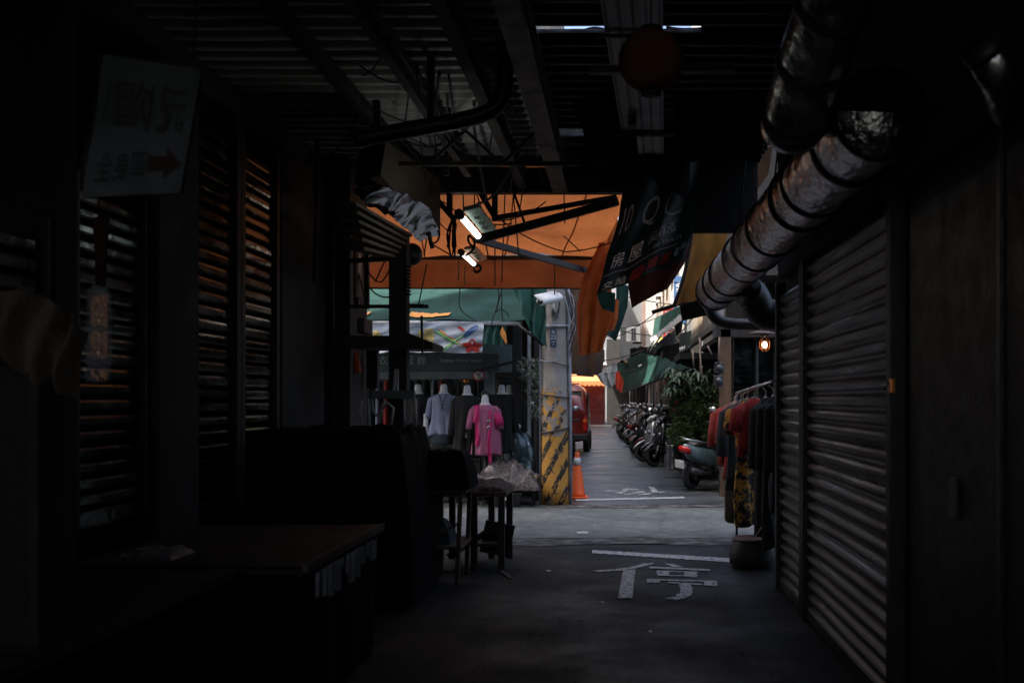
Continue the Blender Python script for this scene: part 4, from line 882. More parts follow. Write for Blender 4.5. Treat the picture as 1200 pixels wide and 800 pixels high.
# sign on left
def brd(u, v):
    p = P(121, 64, 3.6).lerp(P(236, 82, 3.6), u).lerp(P(96, 232, 3.55).lerp(P(211, 226, 3.55), u), v)
    p.y += 0.012 * noise.noise(p * 5); return p
t = thing('hanging_sign', 'pale plastic covered sign with dark characters and a red arrow, tilted at upper left', 'sign', P(165, 145, 3.6))
MB().grid(brd, 16, 16).build('board', 'sign_board', t)
MB().grid(lambda u, v: brd(u, v) + Vector((0, 0.02, 0)), 4, 4).build('back', 'dark_wall', t)
def onS(u0, v0):
    return lambda a, b: brd(u0 + a / 0.35, v0 - b / 0.47) + Vector((0, -0.014, 0))
for s, u, v, h, m, wd in (('八', 0.16, 0.33, 0.15, 'print_black', 0.06), ('歐', 0.40, 0.33, 0.16, 'print_black', 0.13), ('15', 0.66, 0.36, 0.17, 'print_black', 0.07), ('元', 0.83, 0.36, 0.15, 'print_black', 0.07), ('全', 0.20, 0.79, 0.10, 'print_black', 0.06), ('身', 0.38, 0.79, 0.10, 'print_black', 0.05), ('區', 0.55, 0.77, 0.08, 'print_black', 0.05)):
    mb = MB(); put_text(mb, s, h, onS(u, v), wd); mb.build('lettering', m, t, fixn=False)
mb = MB(); f = onS(0.8, 0.76); mb.add([f(x, y) for x, y in ((-.055, .022), (.005, .022), (.005, .05), (.06, -.005), (.005, -.06), (.005, -.03), (-.055, -.03))], [list(range(7))]); mb.build('arrow', 'maroon_cloth', t, fixn=False)
MB().grid(lambda u, v: brd(u * 1.02 - .01, v * 1.02 - .01) + Vector((0, -0.03 + 0.012 * noise.noise(Vector((u * 6, v * 6, 2))), 0)), 26, 26).build('plastic_cover', plastic_film('cover_film', (0.7, 0.72, 0.74), 0.05), t)
for x in (128, 228): MB().tube([P(x, 66, 3.6), P(x + 4, -60, 3.6)], 0.003, 6).build('string', 'cable', t)
# small shiny wrap on the table
MB().grid(heap(-2.35, -2.08, 4.62, 4.9, 0.752, 0.80, 0.04, 14, 0.4), 20, 16).build('crumpled_wrap', 'film_dense', None, 'crumpled clear wrap lying on the second market table', 'wrapper')

# ================================================================== goods by the lane mouth
t = thing('folding_table', 'dark legged table heaped with speckled clothes left of the lane mouth', 'table', (-1.1, 9, 0))
MB().box((-1.62, 8.7, 0.655), (-0.98, 9.45, 0.69), bev=.006).build('top', 'weather_wood', t)
for x, y in ((-1.57, 8.75), (-1.27, 8.75), (-1.03, 8.75), (-1.57, 9.4), (-1.2, 9.4), (-1.03, 9.4)): MB().box((x - .028, y - .028, 0), (x + .028, y + .028, .654)).build('leg', 'dark_steel', t)
MB().bar((-1.5, 8.76, .12), (-1.03, 8.8, .42), .04, .05).build('cross_brace', 'dark_wood', t)
MB().box((-1.56, 8.8, .2), (-1.05, 9.35, .225)).build('lower_shelf', 'dark_wood', t)
MB().grid(heap(-1.6, -0.99, 8.72, 9.4, 0.69, 0.76, 0.05, 6, .3, 2), 40, 34).build('clothes_heap', 'cloth_speckle', None, 'heap of speckled folded clothes on the dark legged table', 'clothes')
t = thing('wooden_stand', 'narrow weathered wooden stand beside the table of clothes, with a shelf', 'stand', (-1.6, 8.3, 0))
for x, y in ((-1.68, 8.0), (-1.30, 8.0), (-1.68, 8.5), (-1.30, 8.5)): MB().bar((x, y, 0), (x + .03, y, .76), .035, .035).build('leg', 'weather_wood', t)
MB().box((-1.70, 7.97, .30), (-1.26, 8.53, .325)).build('shelf', 'weather_wood', t)
MB().box((-1.70, 7.97, .745), (-1.22, 8.53, .775)).build('top', 'dark_wood', t)
MB().bar((-1.68, 8.0, .32), (-1.3, 8.0, .5), .03, .02).build('brace', 'weather_wood', t)
MB().grid(heap(-1.6, -1.36, 8.05, 8.4, .33, .52, .05, 6, .35, 5), 18, 18).build('folded_bag', 'cloth_slate', None, 'dull grey bag sitting on the shelf of the wooden stand', 'bag')
MB().box(P(565, 612, 9.0) + Vector((0, 0, 0)), P(600, 650, 9.0) + Vector((0, .03, 0)), rot=Matrix.Rotation(R(12), 3, 'Y'), bev=.004).build('leaning_board', 'dark_wood', None, 'dark square board leaning against the table legs', 'board')
MB().bar((-1.02, 8.62, .02), (-0.9, 8.3, .012), .03, .012).build('wood_strip', 'weather_wood', None, 'wood strip lying on the lane beside the leaning board', 'plank')
c = P(550, 583, 9.6); MB().tube(smoothpath([c + Vector((0, 0, .04)), c + Vector((.02, 0, 0)), c + Vector((0.01, 0, -.07))], 5), [.025] * 5 + [.03] * 5 + [.02], 10).build('hanging_strap', 'cable_pale', None, 'short pale orange strap hanging under the table of clothes', 'strap')
# low cart across the street
t = thing('low_cart', 'low dark cart piled with plastic wrapped goods left of the concrete pole', 'cart', (-1.6, 14.3, 0))
MB().box((-2.05, 14.0, .36), (-1.15, 14.75, .40), bev=.008).build('deck', 'weather_wood', t)
for x in (-2.0, -1.2):
    for y in (14.06, 14.68): MB().box((x - .025, y - .025, 0.0), (x + .025, y + .025, .36)).build('leg', 'dark_steel', t)
MB().box((-2.02, 14.05, .12), (-1.18, 14.7, .14)).build('lower_shelf', 'dark_wood', t)
MB().tube(smoothpath([P(600, 573, 14.0), P(612, 578, 13.95), P(625, 590, 13.95)], 5), .012, 6).build('handle', 'dark_pipe', t)
def wrapfn(u, v):
    x = lerp(-2.1, -1.1, u); y = lerp(13.85, 14.8, v); e = min(1, min(u, 1 - u, v * 0.9, 1 - v) / .28) ** .6
    n_ = noise.noise(Vector((x * 5, y * 5, 1))); q = noise.noise(Vector((x * 17, y * 17, 2)))
    return Vector((x, y, .27 + e * (.32 + .10 * n_ - .12 * max(0, u - .5)) + .014 * q))
MB().grid(wrapfn, 60, 40).build('wrapped_goods', plastic_film('wrap_film', (0.10, 0.095, 0.09), 0.4, .35, 8, .06), None, 'goods under crinkled clear plastic on the low cart', 'goods')
MB().grid(lambda u, v: wrapfn(u, v) - Vector((0, 0, .035)), 40, 30).build('clothes_heap', 'cloth_speckle', None, 'speckled clothes under the crinkled plastic on the low cart', 'clothes')
t = thing('basket', 'dark plastic basket with a white tag on the ground under the low cart', 'basket', (-1.55, 13.85, 0))
MB().loft([[Vector((-1.55 + a * k, 13.9 + b * k * .7, z)) for a, b in ((-.2, -.2), (.2, -.2), (.2, .2), (-.2, .2))] for z, k in ((0.01, .8), (.2, 1.05))], smooth=False).build('tub', 'black_plastic', t)
MB().box((-1.58, 13.738, .11), (-1.5, 13.745, .15)).build('tag', 'white_paint', t)
# ================================================================== concrete pole and what hangs on it
PX, PY = (649 - 725) / F * 14.0, 14.2
t = thing('utility_pole', 'round concrete utility pole with peeling yellow and black hazard paint at the corner', 'pole', (PX, PY, 0))
MB().tube([(PX, PY, z) for z in [i * 0.25 for i in range(33)]], [0.215 - 0.0035 * i for i in range(33)], 40).build('shaft', 'pole', t)
MB().tube([(PX + .225, PY - .05, 0), (PX + .222, PY - .05, 1.5), (PX + .19, PY - .07, 3.4), (PX + .18, PY - .07, 6)], .028, 12).build('conduit', 'conduit', t)
MB().tube([(PX - .2, PY - .1, 0), (PX - .195, PY - .1, 3), (PX - .18, PY - .08, 6)], .014, 8).build('conduit', 'conduit', t)
def hoop(z, tilt=0.0, r=.224, w_=.012, m='dark_pipe', full=False, name='wire_hoop'):
    pts = []
    for k in range(25):
        a = math.pi * (1.0 + k / 24) if not full else 2 * math.pi * k / 24
        pts.append(Vector((PX + r * math.cos(a), PY + r * math.sin(a), z + tilt * math.cos(a))))
    MB().tube(pts, w_, 6).build(name, m, t)
z_at = lambda py: EYE - (py - 468) / F * 14
hoop(z_at(382), .01, .208, .02, 'conduit', name='steel_band'); hoop(z_at(425), -.05, .222, .009); hoop(z_at(464), -.03); hoop(z_at(505), .04, w_=.014)
MB().tube(smoothpath([(PX - .19, PY - .2, z_at(422)), (PX - .05, PY - .24, z_at(424)), (PX + .06, PY - .24, z_at(421)), (PX + .08, PY - .24, z_at(413))], 5), .008, 6).build('loose_wire', 'conduit', t)
def plate_at(px, py): return P(px, py, PY - .225)
a = plate_at(644.8, 385); b = plate_at(652, 406.5)
MB().box(a - Vector((0, .006, 0)), b + Vector((0, .02, 0)), bev=.004).build('number_plate', 'plate_blue', t)
mb = MB(); c = (a + b) / 2
for s, dz, h in (('22', .01, .055), ('松', .08, .05), ('1034', -.055, .022), ('15', -.09, .022)):
    put_text(mb, s, h, lambda x, y: Vector((c.x + x, a.y - .0095, c.z + dz + y)))
mb.build('lettering', 'white_paint', t, fixn=False)
c0 = P(636, 350, 13.72)
t = thing('security_camera', 'white bullet security camera fixed to the top of the concrete pole', 'camera', P(649, 360, 13.9))
a = P(633, 353, 13.55); b = P(656, 348, 13.85); d = (b - a).normalized()
mb = MB(); secs = [ell(0, 0, lerp(0, (b - a).length, k), .062, .05, 16, .6) for k in (0, .02, .5, .98, 1)]
q = Vector((0, 0, 1)).rotation_difference(d).to_matrix()
mb.loft([[a + q @ p for p in s_] for s_ in secs]).build('housing', 'white_paint', t)
MB().loft([[a + Vector((0, 0, .052)) - d * .05 + q @ p for p in ell(0, 0, l, .07, .012, 14, .6)] for l in (0, (b - a).length)]).build('sun_hood', 'white_paint', t)
MB().tube([a - d * .012, a + d * .01], .042, 16).build('lens', 'black_glass', t)
m_ = a.lerp(b, .62)
MB().tube([m_ - Vector((0, 0, .045)), m_ - Vector((-.02, -.02, .13)), Vector((PX + .03, PY - .21, m_.z - .17))], .018, 10).build('arm', 'white_paint', t)
MB().box((PX - .03, PY - .24, m_.z - .24), (PX + .07, PY - .195, m_.z - .12), bev=.008).build('wall_plate', 'fascia_grey', t)
MB().tube(smoothpath([b - Vector((0, 0, .03)), b + Vector((-.01, .02, -.12)), b + Vector((-.02, 0.05, -.22))], 5), .009, 6).build('lead', 'cable', t)
t = thing('wire_tangle', 'tangle of thin wires on the right side of the concrete pole beside the orange flap', 'wires', P(672, 360, 14.1))
random.seed(3)
for k in range(9):
    pts = [P(663 + random.uniform(-3, 4), 335 + k * 2, 14.0), P(671 + random.uniform(-3, 4), 350 + k * 4 % 30, 14.0), P(672 + random.uniform(-2, 3), 372 + k * 2, 14.0), P(665 + random.uniform(-2, 3), 386 + k * 4, 14.0)]
    MB().tube(smoothpath(pts, 5), .007, 6).build('wire', 'cable' if k % 3 else 'conduit', t)
# cone
c = G(676.5, 583); c.y = 15.1; c.x = (676.5 - 725) / F * 15.1; c.z = 0.01
t = thing('traffic_cone', 'orange traffic cone with one pale reflective collar beside the concrete pole', 'traffic cone', c)
MB().box(c + Vector((-.16, -.16, 0)), c + Vector((.16, .16, .03)), bev=.02).build('base', 'cone_orange', t)
MB().lathe([(.13, .03), (.115, .08), (.035, .66), (.03, .69), (.018, .69)], c, 'Z', 28).build('body', 'cone_orange', t)
MB().lathe([(.0615 , .50), (.0475, .61)], c + Vector((0, 0, 0)), 'Z', 28).build('collar', 'reflective', t)

# ================================================================== clothing shop across the street
sh = thing('clothing_shop', 'dark open fronted clothing shop across the street under the green awning', 'shop', (-4, 17, 0))
MB().box((-14, 18.2, 0), (-1.1, 20.5, 9)).build('rear_wall', 'grimy_wall', sh)
MB().box((-14, 16.3, 3.35), (-1.1, 18.19, 9)).build('upper_wall', 'grey_wall', sh)
MB().box((-1.4, 16.5, 0), (-1.1, 18.19, 3.34)).build('side_pier', 'dark_wall', sh)
MB().box((-14, 16.6, 3.0), (-1.41, 18.19, 3.06)).build('ceiling', 'dark_wall', sh)
for x in (-2.72, -1.62): MB().box((x - .07, 15.85, 0), (x + .07, 16.0, 3.0)).build('front_post', 'dark_pipe', sh)
for x in (-9, -6.5, -4): 
    w_ = MB().box((x - .6, 16.24, 5.5), (x + .6, 16.29, 6.8)).build('window', 'window_frame', sh); MB().box((x - .53, 16.225, 5.57), (x + .53, 16.238, 6.73)).build('pane', 'pane', w_)
t = thing('shop_sign', 'long dark shop sign with pale grey characters under the printed banner', 'sign', (-2.9, 15.2, 1.9))
Ys = 15.1
a = P(380, 414, Ys); b = P(600, 434.5, Ys)
MB().box(a, b + Vector((-.2, .08, 0)), bev=.006).build('board', 'sign_dark', t)
mb = MB()
for s, px in (('凱', 418), ('瑪', 434), ('衣', 449), ('服', 479), ('飾', 494)):
    c = P(px, 422, Ys - .012); put_text(mb, s, .135, lambda x, y: c + Vector((x, 0, y)))
c = P(540, 422, Ys - .012); put_text(mb, 'Fashion World Street', .05, lambda x, y: c + Vector((x, 0, y)))
mb.build('lettering', 'letter_grey', t, fixn=False)
a = P(380, 431, 15.0); b = P(572, 443, 15.0)
MB().box(P(380, 434.8, Ys + .02), P(572, 444, Ys + .07), bev=.006).build('lower_fascia', 'fascia_grey', t)
MB().box(P(562, 404, 15.3), P(600, 436, 15.34), bev=.006).build('wall_panel', 'panel_blue', None, 'plain blue grey panel to the right of the shop sign', 'panel')
MB().bar(P(560, 434, 14.9), P(606, 423, 14.9), .04, .04).build('slanted_bar', 'dark_steel', None, 'slanted dark bar across the blue grey panel', 'bar')
MB().box(P(567, 435, 15.4), P(580, 462, 15.45)).build('price_board', 'panel_blue', None, 'narrow grey board behind the black dressed mannequin', 'board')
c = P(561, 440, 14.9); t = thing('round_sign', 'small round red and white sign above the black dressed mannequin', 'sign', c)
MB().lathe([(.0005, -.012), (.085, -.012), (.085, .012), (.0005, .012)], c, 'Y', 24).build('disc', 'print_red', t)
MB().lathe([(.0005, -.016), (.065, -.016), (.065, -.013)], c, 'Y', 24).build('face', 'print_white', t)
MB().bar(c + Vector((-.05, -.018, .05)), c + Vector((.05, -.018, -.05)), .02, .004).build('slash', 'print_black', t)
MB().bar(c + Vector((-.02, -.018, -.02)), c + Vector((.04, -.018, .04)), .015, .003).build('slash', 'print_red', t)
for px, py, m_ in ((538, 441, 'print_orange'), (546, 446, 'brass')):
    c = P(px, py, 15.2); MB().lathe([(.0005, -.05), (.035, -.03), (.045, 0), (.03, .04), (.0005, .05)], c, 'Z', 10).build('ornament', m_, None, 'small warm coloured trinket hanging between the mannequins', 'trinket', 'trinkets between the mannequins')
# dark garments crowding the shop behind the mannequins
t = thing('garment_rail', 'long dim rail of hanging clothes inside the clothing shop', 'rail', (-3, 16.1, 1.9))
MB().tube([(-4.6, 16.1, 1.86), (-1.7, 16.1, 1.86)], .015, 8).build('pipe', 'dark_pipe', t)
random.seed(9)
for k in range(22):
    x = -4.5 + k * .127; l = random.uniform(.6, 1.1); m_ = random.choice(('cloth_black', 'cloth_slate', 'cloth_olive', 'cloth_black', 'cloth_bluegrey', 'cloth_dullred', 'cloth_black'))
    MB().loft([[Vector((x + (.045 + .012 * math.sin(k)) * w_ * math.cos(a) + .01 * math.sin(a * 3 + k), 16.1 + .2 * w_ * math.sin(a), z)) for a in [2 * math.pi * j / 14 for j in range(14)]] for z, w_ in ((1.82, .2), (1.78, .75), (1.6, 1.0), (1.82 - l * .7, 1.0), (1.82 - l, 1.1))]).build('hung_garment', m_, None, 'dim garment hanging tightly packed on the rail inside the clothing shop', 'garment', 'clothes packed on the shop rail')
# green awning
t = thing('green_awning', 'big teal green awning sheet over the clothing shop, sloping down toward the street', 'awning', (-3, 15, 2.6))
def aw(u, v):
    x = lerp(-7.5, -1.42 + 0.12 * v, u); p = Vector((x, lerp(16.4, 13.95, v), lerp(3.55, 2.60, v)))
    p.z += -0.07 * math.sin(math.pi * v) + .018 * math.sin(x * 6 + v * 3) + .03 * noise.noise(Vector((x * 1.8, v * 4, 0))); return p
MB().grid(aw, 90, 22).build('sheet', 'green_tarp', t)
MB().tube([P(380, 377.5, 13.98), P(611, 379, 13.98)], .03, 10).build('front_pipe', 'window_frame', t)
MB().grid(sheet([(566, 380, 14.0), (565, 395, 14.0), (566, 403, 14.0)], [(595, 380, 14.0), (592, 393, 14.0), (594, 405, 14.0)], .05, 3, .2, .015), 24, 16).build('loose_valance', 'green_cloth', t)
MB().grid(sheet([(588, 384, 13.9), (586, 391, 13.9), (592, 402, 13.9)], [(588.5, 382, 13.88), (593, 391, 13.88), (594.5, 403, 13.88)], .01, 1, 0, .004), 8, 10).build('torn_patch', 'print_orange', t)
MB().grid(sheet([(598, 330, 13.75), (607, 352, 13.75), (612, 366, 13.75), (622, 384, 13.8)], [(640, 330, 13.9), (640, 360, 13.9), (640, 385, 13.9), (640, 406, 13.9)], .09, 2.2, .9, .035), 44, 30).build('gathered_green_sheet', 'green_cloth', None, 'gathered dark green sheet bunched between the awning and the concrete pole', 'tarpaulin')
MB().tube([P(606, 379, 13.9), P(637, 405, 13.9)], .018, 8).build('sheet_rod', 'dark_steel', None, 'slanted black rod at the lower edge of the gathered green sheet', 'rod')
# orange light spots on the awning, painted in as thin coloured strips
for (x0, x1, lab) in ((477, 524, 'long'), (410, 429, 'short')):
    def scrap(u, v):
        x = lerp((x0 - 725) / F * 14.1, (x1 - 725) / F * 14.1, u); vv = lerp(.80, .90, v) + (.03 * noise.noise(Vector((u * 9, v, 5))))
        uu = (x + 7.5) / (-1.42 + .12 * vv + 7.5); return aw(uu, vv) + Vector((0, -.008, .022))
    MB().grid(scrap, 30, 5).build('awning_light_spot', 'print_orange', None, f'{lab} spot of orange light painted on the lower edge of the teal awning', 'patch')
# printed banner
t = thing('printed_banner', 'crumpled white vinyl banner with yellow letters and a red flower under the teal awning', 'banner', P(490, 395, 13.8))
vL = [(395, 379, 13.8), (396, 414, 13.8)]; vR = [(565, 378.5, 13.8), (564, 412, 13.8)]
v_s = sheet(vL, vR, .016, 3.3, 1.6, .045)
MB().grid(v_s, 70, 16).build('vinyl', 'vinyl', t)
def onv(u0, v0): return lambda a, b: v_s(u0 + a / 2.03, v0 - b / .42) + Vector((0, -.012, 0))
mb = MB()
for s, u in (('超', .10), ('特', .25), ('賣', .44), ('場', .61)): put_text(mb, s, .21, onv(u, .45), .25)
mb.build('lettering', 'print_yellow', t, fixn=False)
mb = MB(); put_text(mb, '各式女裝', .085, onv(.63, .86)); mb.build('lettering', 'print_black', t, fixn=False)
def blob(u0, v0, rx, ry, m, name, n=18, lob=5, am=.25, rot=0):
    f = onv(u0, v0); vs = [f(0, 0)]
    for k in range(n * 2):
        a = math.pi * k / n; r = 1 + am * math.sin(lob * a); x = rx * r * math.cos(a); y = ry * r * math.sin(a)
        vs.append(f(x * math.cos(rot) - y * math.sin(rot), x * math.sin(rot) + y * math.cos(rot)))
    MB().add(vs, [(0, 1 + k, 1 + (k + 1) % (n * 2)) for k in range(n * 2)]).build(name, m, t, fixn=False)
blob(.935, .78, .11, .08, 'print_red', 'printed_flower'); blob(.80, .55, .22, .02, 'print_orange', 'printed_swoosh', am=0, rot=-.55); blob(.76, .50, .2, .02, 'print_green', 'printed_swoosh', am=0, rot=-.45)
blob(.92, .3, .13, .035, 'print_blue', 'printed_swoosh', am=0, rot=.8); blob(.86, .2, .06, .02, 'print_red', 'printed_swoosh', am=.1, rot=-.6); blob(.78, .75, .25, .018, 'print_green', 'printed_swoosh', am=0, rot=.6)

# mannequins
def rot_loft(mb, pts, radii, n=12, ratio=.8): mb.tube(pts, radii, n)
def mannequin(lab, px, Y, zneck, shirt, kind='tee', stand=True, scale=1.0, arms=False):
    x = (px - 725) / F * Y; t = thing('mannequin', lab, 'mannequin', (x, Y, 0), 'mannequins outside the clothing shop')
    def E(z, rx, ry, yo=0): return ell(x, Y + yo, zneck + z * scale, rx * scale, ry * scale, 20, .85)
    MB().loft([E(.115, .012, .014), E(.11, .034, .036), E(.095, .046, .048), E(.06, .052, .054), E(.0, .056, .058), E(-.04, .09, .07), E(-.07, .15, .085), E(-.12, .175, .095), E(-.25, .155, .11), E(-.42, .125, .095), E(-.58, .16, .11), E(-.66, .165, .115)]).build('torso', 'skin_white', t)
    mb = MB(); L = {'tee': .64, 'long': .95, 'drape': .78}[kind]; secs = []
    key = [(-.035, .085, .07), (-.06, .15, .09), (-.095, .185, .105), (-.16, .182, .115), (-.28, .168, .122), (-.42, .172, .125), (-L * .85, .20, .135), (-L, .215, .14)]
    for i in range(len(key) - 1):
        for j in range(4 if i < len(key) - 2 else 5):
            z, rx, ry = [lerp(key[i][q], key[i + 1][q], j / 4) for q in range(3)]
            s_ = []; f = min(1, max(0, (-z - .08) * 2.6))
            for p in ell(x, Y, zneck + z * scale, rx * scale, ry * scale, 44, .85):
                a = math.atan2(p.y - Y, p.x - x); w1 = noise.noise(Vector((math.cos(a) * 2.6 + px, math.sin(a) * 2.6, z * 1.3))); w2 = noise.noise(Vector((math.cos(a) * 6 + px, math.sin(a) * 6, z * 3.5)))
                q = p + (p - Vector((x, Y, p.z))) * (f * (.34 * w1 + .16 * w2) + .05 * w2); q.z += .05 * f * f * noise.noise(Vector((a * 1.2, px, 0))) * (-z / L); s_.append(q)
            secs.append(s_)
    mb.loft(secs)
    for sd in (-1, 1):
        s0 = Vector((x + sd * .135 * scale, Y, zneck - .085 * scale)); l = .26 if kind != 'long' else .5
        mb.tube([s0, s0 + Vector((sd * .05, -.01, -.05)) * scale, s0 + Vector((sd * .075, -.02, -.05 - l * .5)) * scale, s0 + Vector((sd * .09, -.03, -.05 - l)) * scale], [.05 * scale, .055 * scale, .055 * scale, .06 * scale], 12)
        if arms and sd < 0: MB().tube([s0 + Vector((sd * .12, -.02, -.25)), s0 + Vector((sd * .13, -.03, -.42)), s0 + Vector((sd * .11, -.06, -.62))], [.042, .037, .028], 10).build('arm', 'skin_white', t)
    mb.build('shirt', shirt, t)
    if stand:
        MB().tube([(x, Y, .02), (x, Y, zneck - .6 * scale)], .016, 8).build('stand_pole', 'dark_pipe', t)
        MB().lathe([(.0005, .035), (.05, .03), (.16, .01), (.16, 0)], (x, Y, 0.006), 'Z', 20).build('stand_foot', 'dark_pipe', t)
    return t, x
mannequin('white mannequin in a black top with a necklace, leftmost of the shop mannequins', 490, 15.2, 1.62, 'cloth_black')
t, x = mannequin('headless white mannequin in a blue grey shirt with a dark pendant', 520, 15.0, 1.62, 'cloth_bluegrey', 'tee', arms=True)
MB().tube(smoothpath([(x - .06, 14.92, 1.59), (x - .02, 14.88, 1.48), (x, 14.865, 1.40), (x + .02, 14.88, 1.48), (x + .06, 14.92, 1.59)], 5), .006, 6).build('cord', 'cable', t)
MB().sphere((x, 14.855, 1.37), .018, 8).build('pendant', 'black_plastic', t)
MB().loft([ell(x, 15.0, z, r, r * .7, 18) for z, r in ((1.05, .19), (.9, .2), (.82, .2))]).build('skirt', 'cloth_slate', t)
mannequin('headless white mannequin in a long black dress under the round sign', 547.5, 14.8, 1.60, 'cloth_black', 'long')
t, x = mannequin('white mannequin in a bright pink drape shirt with a hooked black hanger on its neck', 568.5, 14.45, 1.46, 'cloth_pink', 'drape', scale=.98)
for y0, y1, xx, ww, m_ in ((-.04, -.62, -.105, .075, 'cloth_hotpink'), (-.12, -1.0, .085, .042, 'cloth_hotpink')):
    MB().grid(lambda u, v: Vector((x + xx + (u - .5) * ww * (1 + .2 * v) + .01 * math.sin(v * 9), 14.45 - .135 - .025 * math.sin(math.pi * v) + .012 * math.sin(u * 6 + v * 8), 1.46 + lerp(y0, y1, v))), 8, 24).build('trim', m_, t)
MB().tube([(x + .16, 14.42, 1.30), (x + .20, 14.4, 1.22), (x + .215, 14.39, 1.13)], [.055, .066, .07], 12).build('sleeve', 'cloth_hotpink', t)
MB().tube(smoothpath([(x - .05, 14.44, 1.56), (x, 14.42, 1.62), (x + .05, 14.42, 1.60), (x + .06, 14.42, 1.56)], 5), .022, 8).build('hanger_hook', 'black_plastic', t)
for dz in (-.27, -.36): MB().lathe([(.02, -.004), (.028, 0), (.02, .004)], (x + .075, 14.29, 1.46 + dz), 'Y', 14).build('ring_button', 'chrome', t)
mannequin('dim white mannequin in black standing behind the pink one beside the dark railings', 588, 15.7, 1.62, 'cloth_black', 'long')
mannequin('dim white mannequin in black half hidden at the right end of the row', 597, 15.95, 1.62, 'cloth_black', 'long')
t = thing('railing', 'dark upright metal railing behind the teal scooter', 'railing', (-1.9, 16.3, 0))
for k in range(12): MB().tube([(-2.6 + k * .11, 16.35, 0), (-2.6 + k * .11, 16.35, 1.5)], .012, 6).build('bar', 'dark_pipe', t)
for z in (.2, 1.45): MB().bar((-2.65, 16.35, z), (-1.35, 16.35, z), .03, .02).build('rail', 'dark_pipe', t)
MB().box((-1.47, 16.05, .0), (-1.42, 16.1, 2.6)).build('slim_post', 'window_frame', None, 'slim pale post between the mannequins and the concrete pole', 'post')

# ================================================================== plants
def leaves(mb, c, rad, n, size, seed, droop=.3, flat_=1.0, asp=2.4):
    rnd = random.Random(seed)
    for _ in range(n):
        while True:
            v = Vector((rnd.uniform(-1, 1), rnd.uniform(-1, 1), rnd.uniform(-1, 1)))
            if v.length < 1: break
        v = v.normalized() * (v.length ** .45)
        lump = 1 + .28 * noise.noise(v * 2.2 + Vector((seed, 0, 0)))
        p = Vector(c) + Vector((v.x * rad[0], v.y * rad[1], v.z * rad[2])) * lump
        d = (v + Vector((rnd.uniform(-.8, .8), rnd.uniform(-.8, .8), rnd.uniform(-.5, .7) - droop))).normalized()
        s_ = d.cross(Vector((rnd.uniform(-1, 1), rnd.uniform(-1, 1), rnd.uniform(.3, 1)))).normalized()
        l = size * rnd.uniform(.6, 1.3); w_ = l / asp; nn = d.cross(s_)
        mb.add([p, p + d * l * .5 + s_ * w_ / 2 + nn * l * .06, p + d * l - nn * l * .12, p + d * l * .5 - s_ * w_ / 2 + nn * l * .06], [(0, 1, 2, 3)])
    return mb
def blade(mb, p, d, l, w_, droop=.3):
    d = Vector(d).normalized(); s_ = d.cross(Vector((0, 0, 1)))
    s_ = s_.normalized() if s_.length > .01 else Vector((1, 0, 0)); vs = []
    for k in range(6):
        q = k / 5; ww = w_ * math.sin(math.pi * min(.97, q * .9 + .06)) / 2; c = Vector(p) + d * l * q - Vector((0, 0, droop * l * q * q)); vs += [c - s_ * ww + Vector((0, 0, ww * .35)), c, c + s_ * ww + Vector((0, 0, ww * .35))]
    fs = []
    for k in range(5): fs += [(3 * k, 3 * k + 1, 3 * k + 4, 3 * k + 3), (3 * k + 1, 3 * k + 2, 3 * k + 5, 3 * k + 4)]
    mb.add(vs, fs, True)
# broad-leaved shrub
t = thing('umbrella_shrub', 'dark shrub with drooping fingered leaves overhanging the right side of the far street', 'shrub', (1.75, 20.5, 0))
rnd = random.Random(4); mb = MB(); st = MB()
for k in range(58):
    px = rnd.uniform(780, 838); py = rnd.uniform(430, 458); c = P(px, py, rnd.uniform(18.0, 20.6))
    st.tube([Vector((1.75, 20.4, .3)), Vector((1.7, 20.4, 1.4)).lerp(c, .3), c], [.02, .014, .006], 6)
    for j in range(9):
        a = 2 * math.pi * j / 9 + rnd.uniform(-.2, .2); blade(mb, c, (math.cos(a), math.sin(a), rnd.uniform(-.5, .25)), rnd.uniform(.13, .23), .05, .6)
mb.build('foliage', 'leaf_dark', t); st.build('stems', 'stem', t)
MB().loft([ell(1.75, 20.4, z, r, r, 20) for z, r in ((.01, .17), (.3, .22), (.33, .24), (.33, .2))]).build('pot', 'pot', t)
t = thing('leafy_bush', 'bright green leafy bush between the scooters and the wall on the right', 'bush', (1.55, 18.8, 0))
mb = leaves(MB(), P(812, 490, 18.6), (.36, .45, .28), 1500, .085, 1, .1, asp=2.2); leaves(mb, P(826, 468, 18.8), (.26, .35, .26), 800, .09, 2, .1); leaves(mb, P(796, 508, 18.4), (.2, .35, .18), 600, .085, 3, .1); leaves(mb, P(838, 505, 18.4), (.22, .3, .22), 500, .085, 8, .1)
mb.build('foliage', 'leaf_bush', t)
mb = MB()
for k in range(10): mb.tube([Vector((1.55, 18.7, .1)), Vector((1.4 + k * .03, 18.6, .5)), P(790 + k * 5, 480, 18.6)], [.018, .012, .005], 6)
mb.build('stems', 'stem', t)
MB().loft([ell(1.55, 18.7, z, r, r, 20) for z, r in ((.01, .2), (.28, .26), (.31, .27), (.31, .23))]).build('pot', 'pot', t)
t = thing('red_cordyline', 'red leaved spiky plant standing behind the green bush', 'plant', (1.9, 19.4, 0))
mb = MB()
for k in range(26):
    a = rnd.uniform(0, 6.28); blade(mb, P(834, 470, 19.3), (math.cos(a), math.sin(a) * .7, rnd.uniform(.3, 1.4)), rnd.uniform(.3, .5), .05, .4)
mb.build('foliage', 'leaf_red', t); MB().tube([(1.85, 19.3, .02), P(834, 472, 19.3)], .02).build('stem', 'stem', t)
t = thing('flowering_plant', 'plant with small orange flowers at the street side of the green bush', 'plant', (1.2, 18.9, 0))
mb = leaves(MB(), P(796, 474, 18.9), (.16, .2, .2), 420, .09, 12); mb.build('foliage', 'leaf_bush', t)
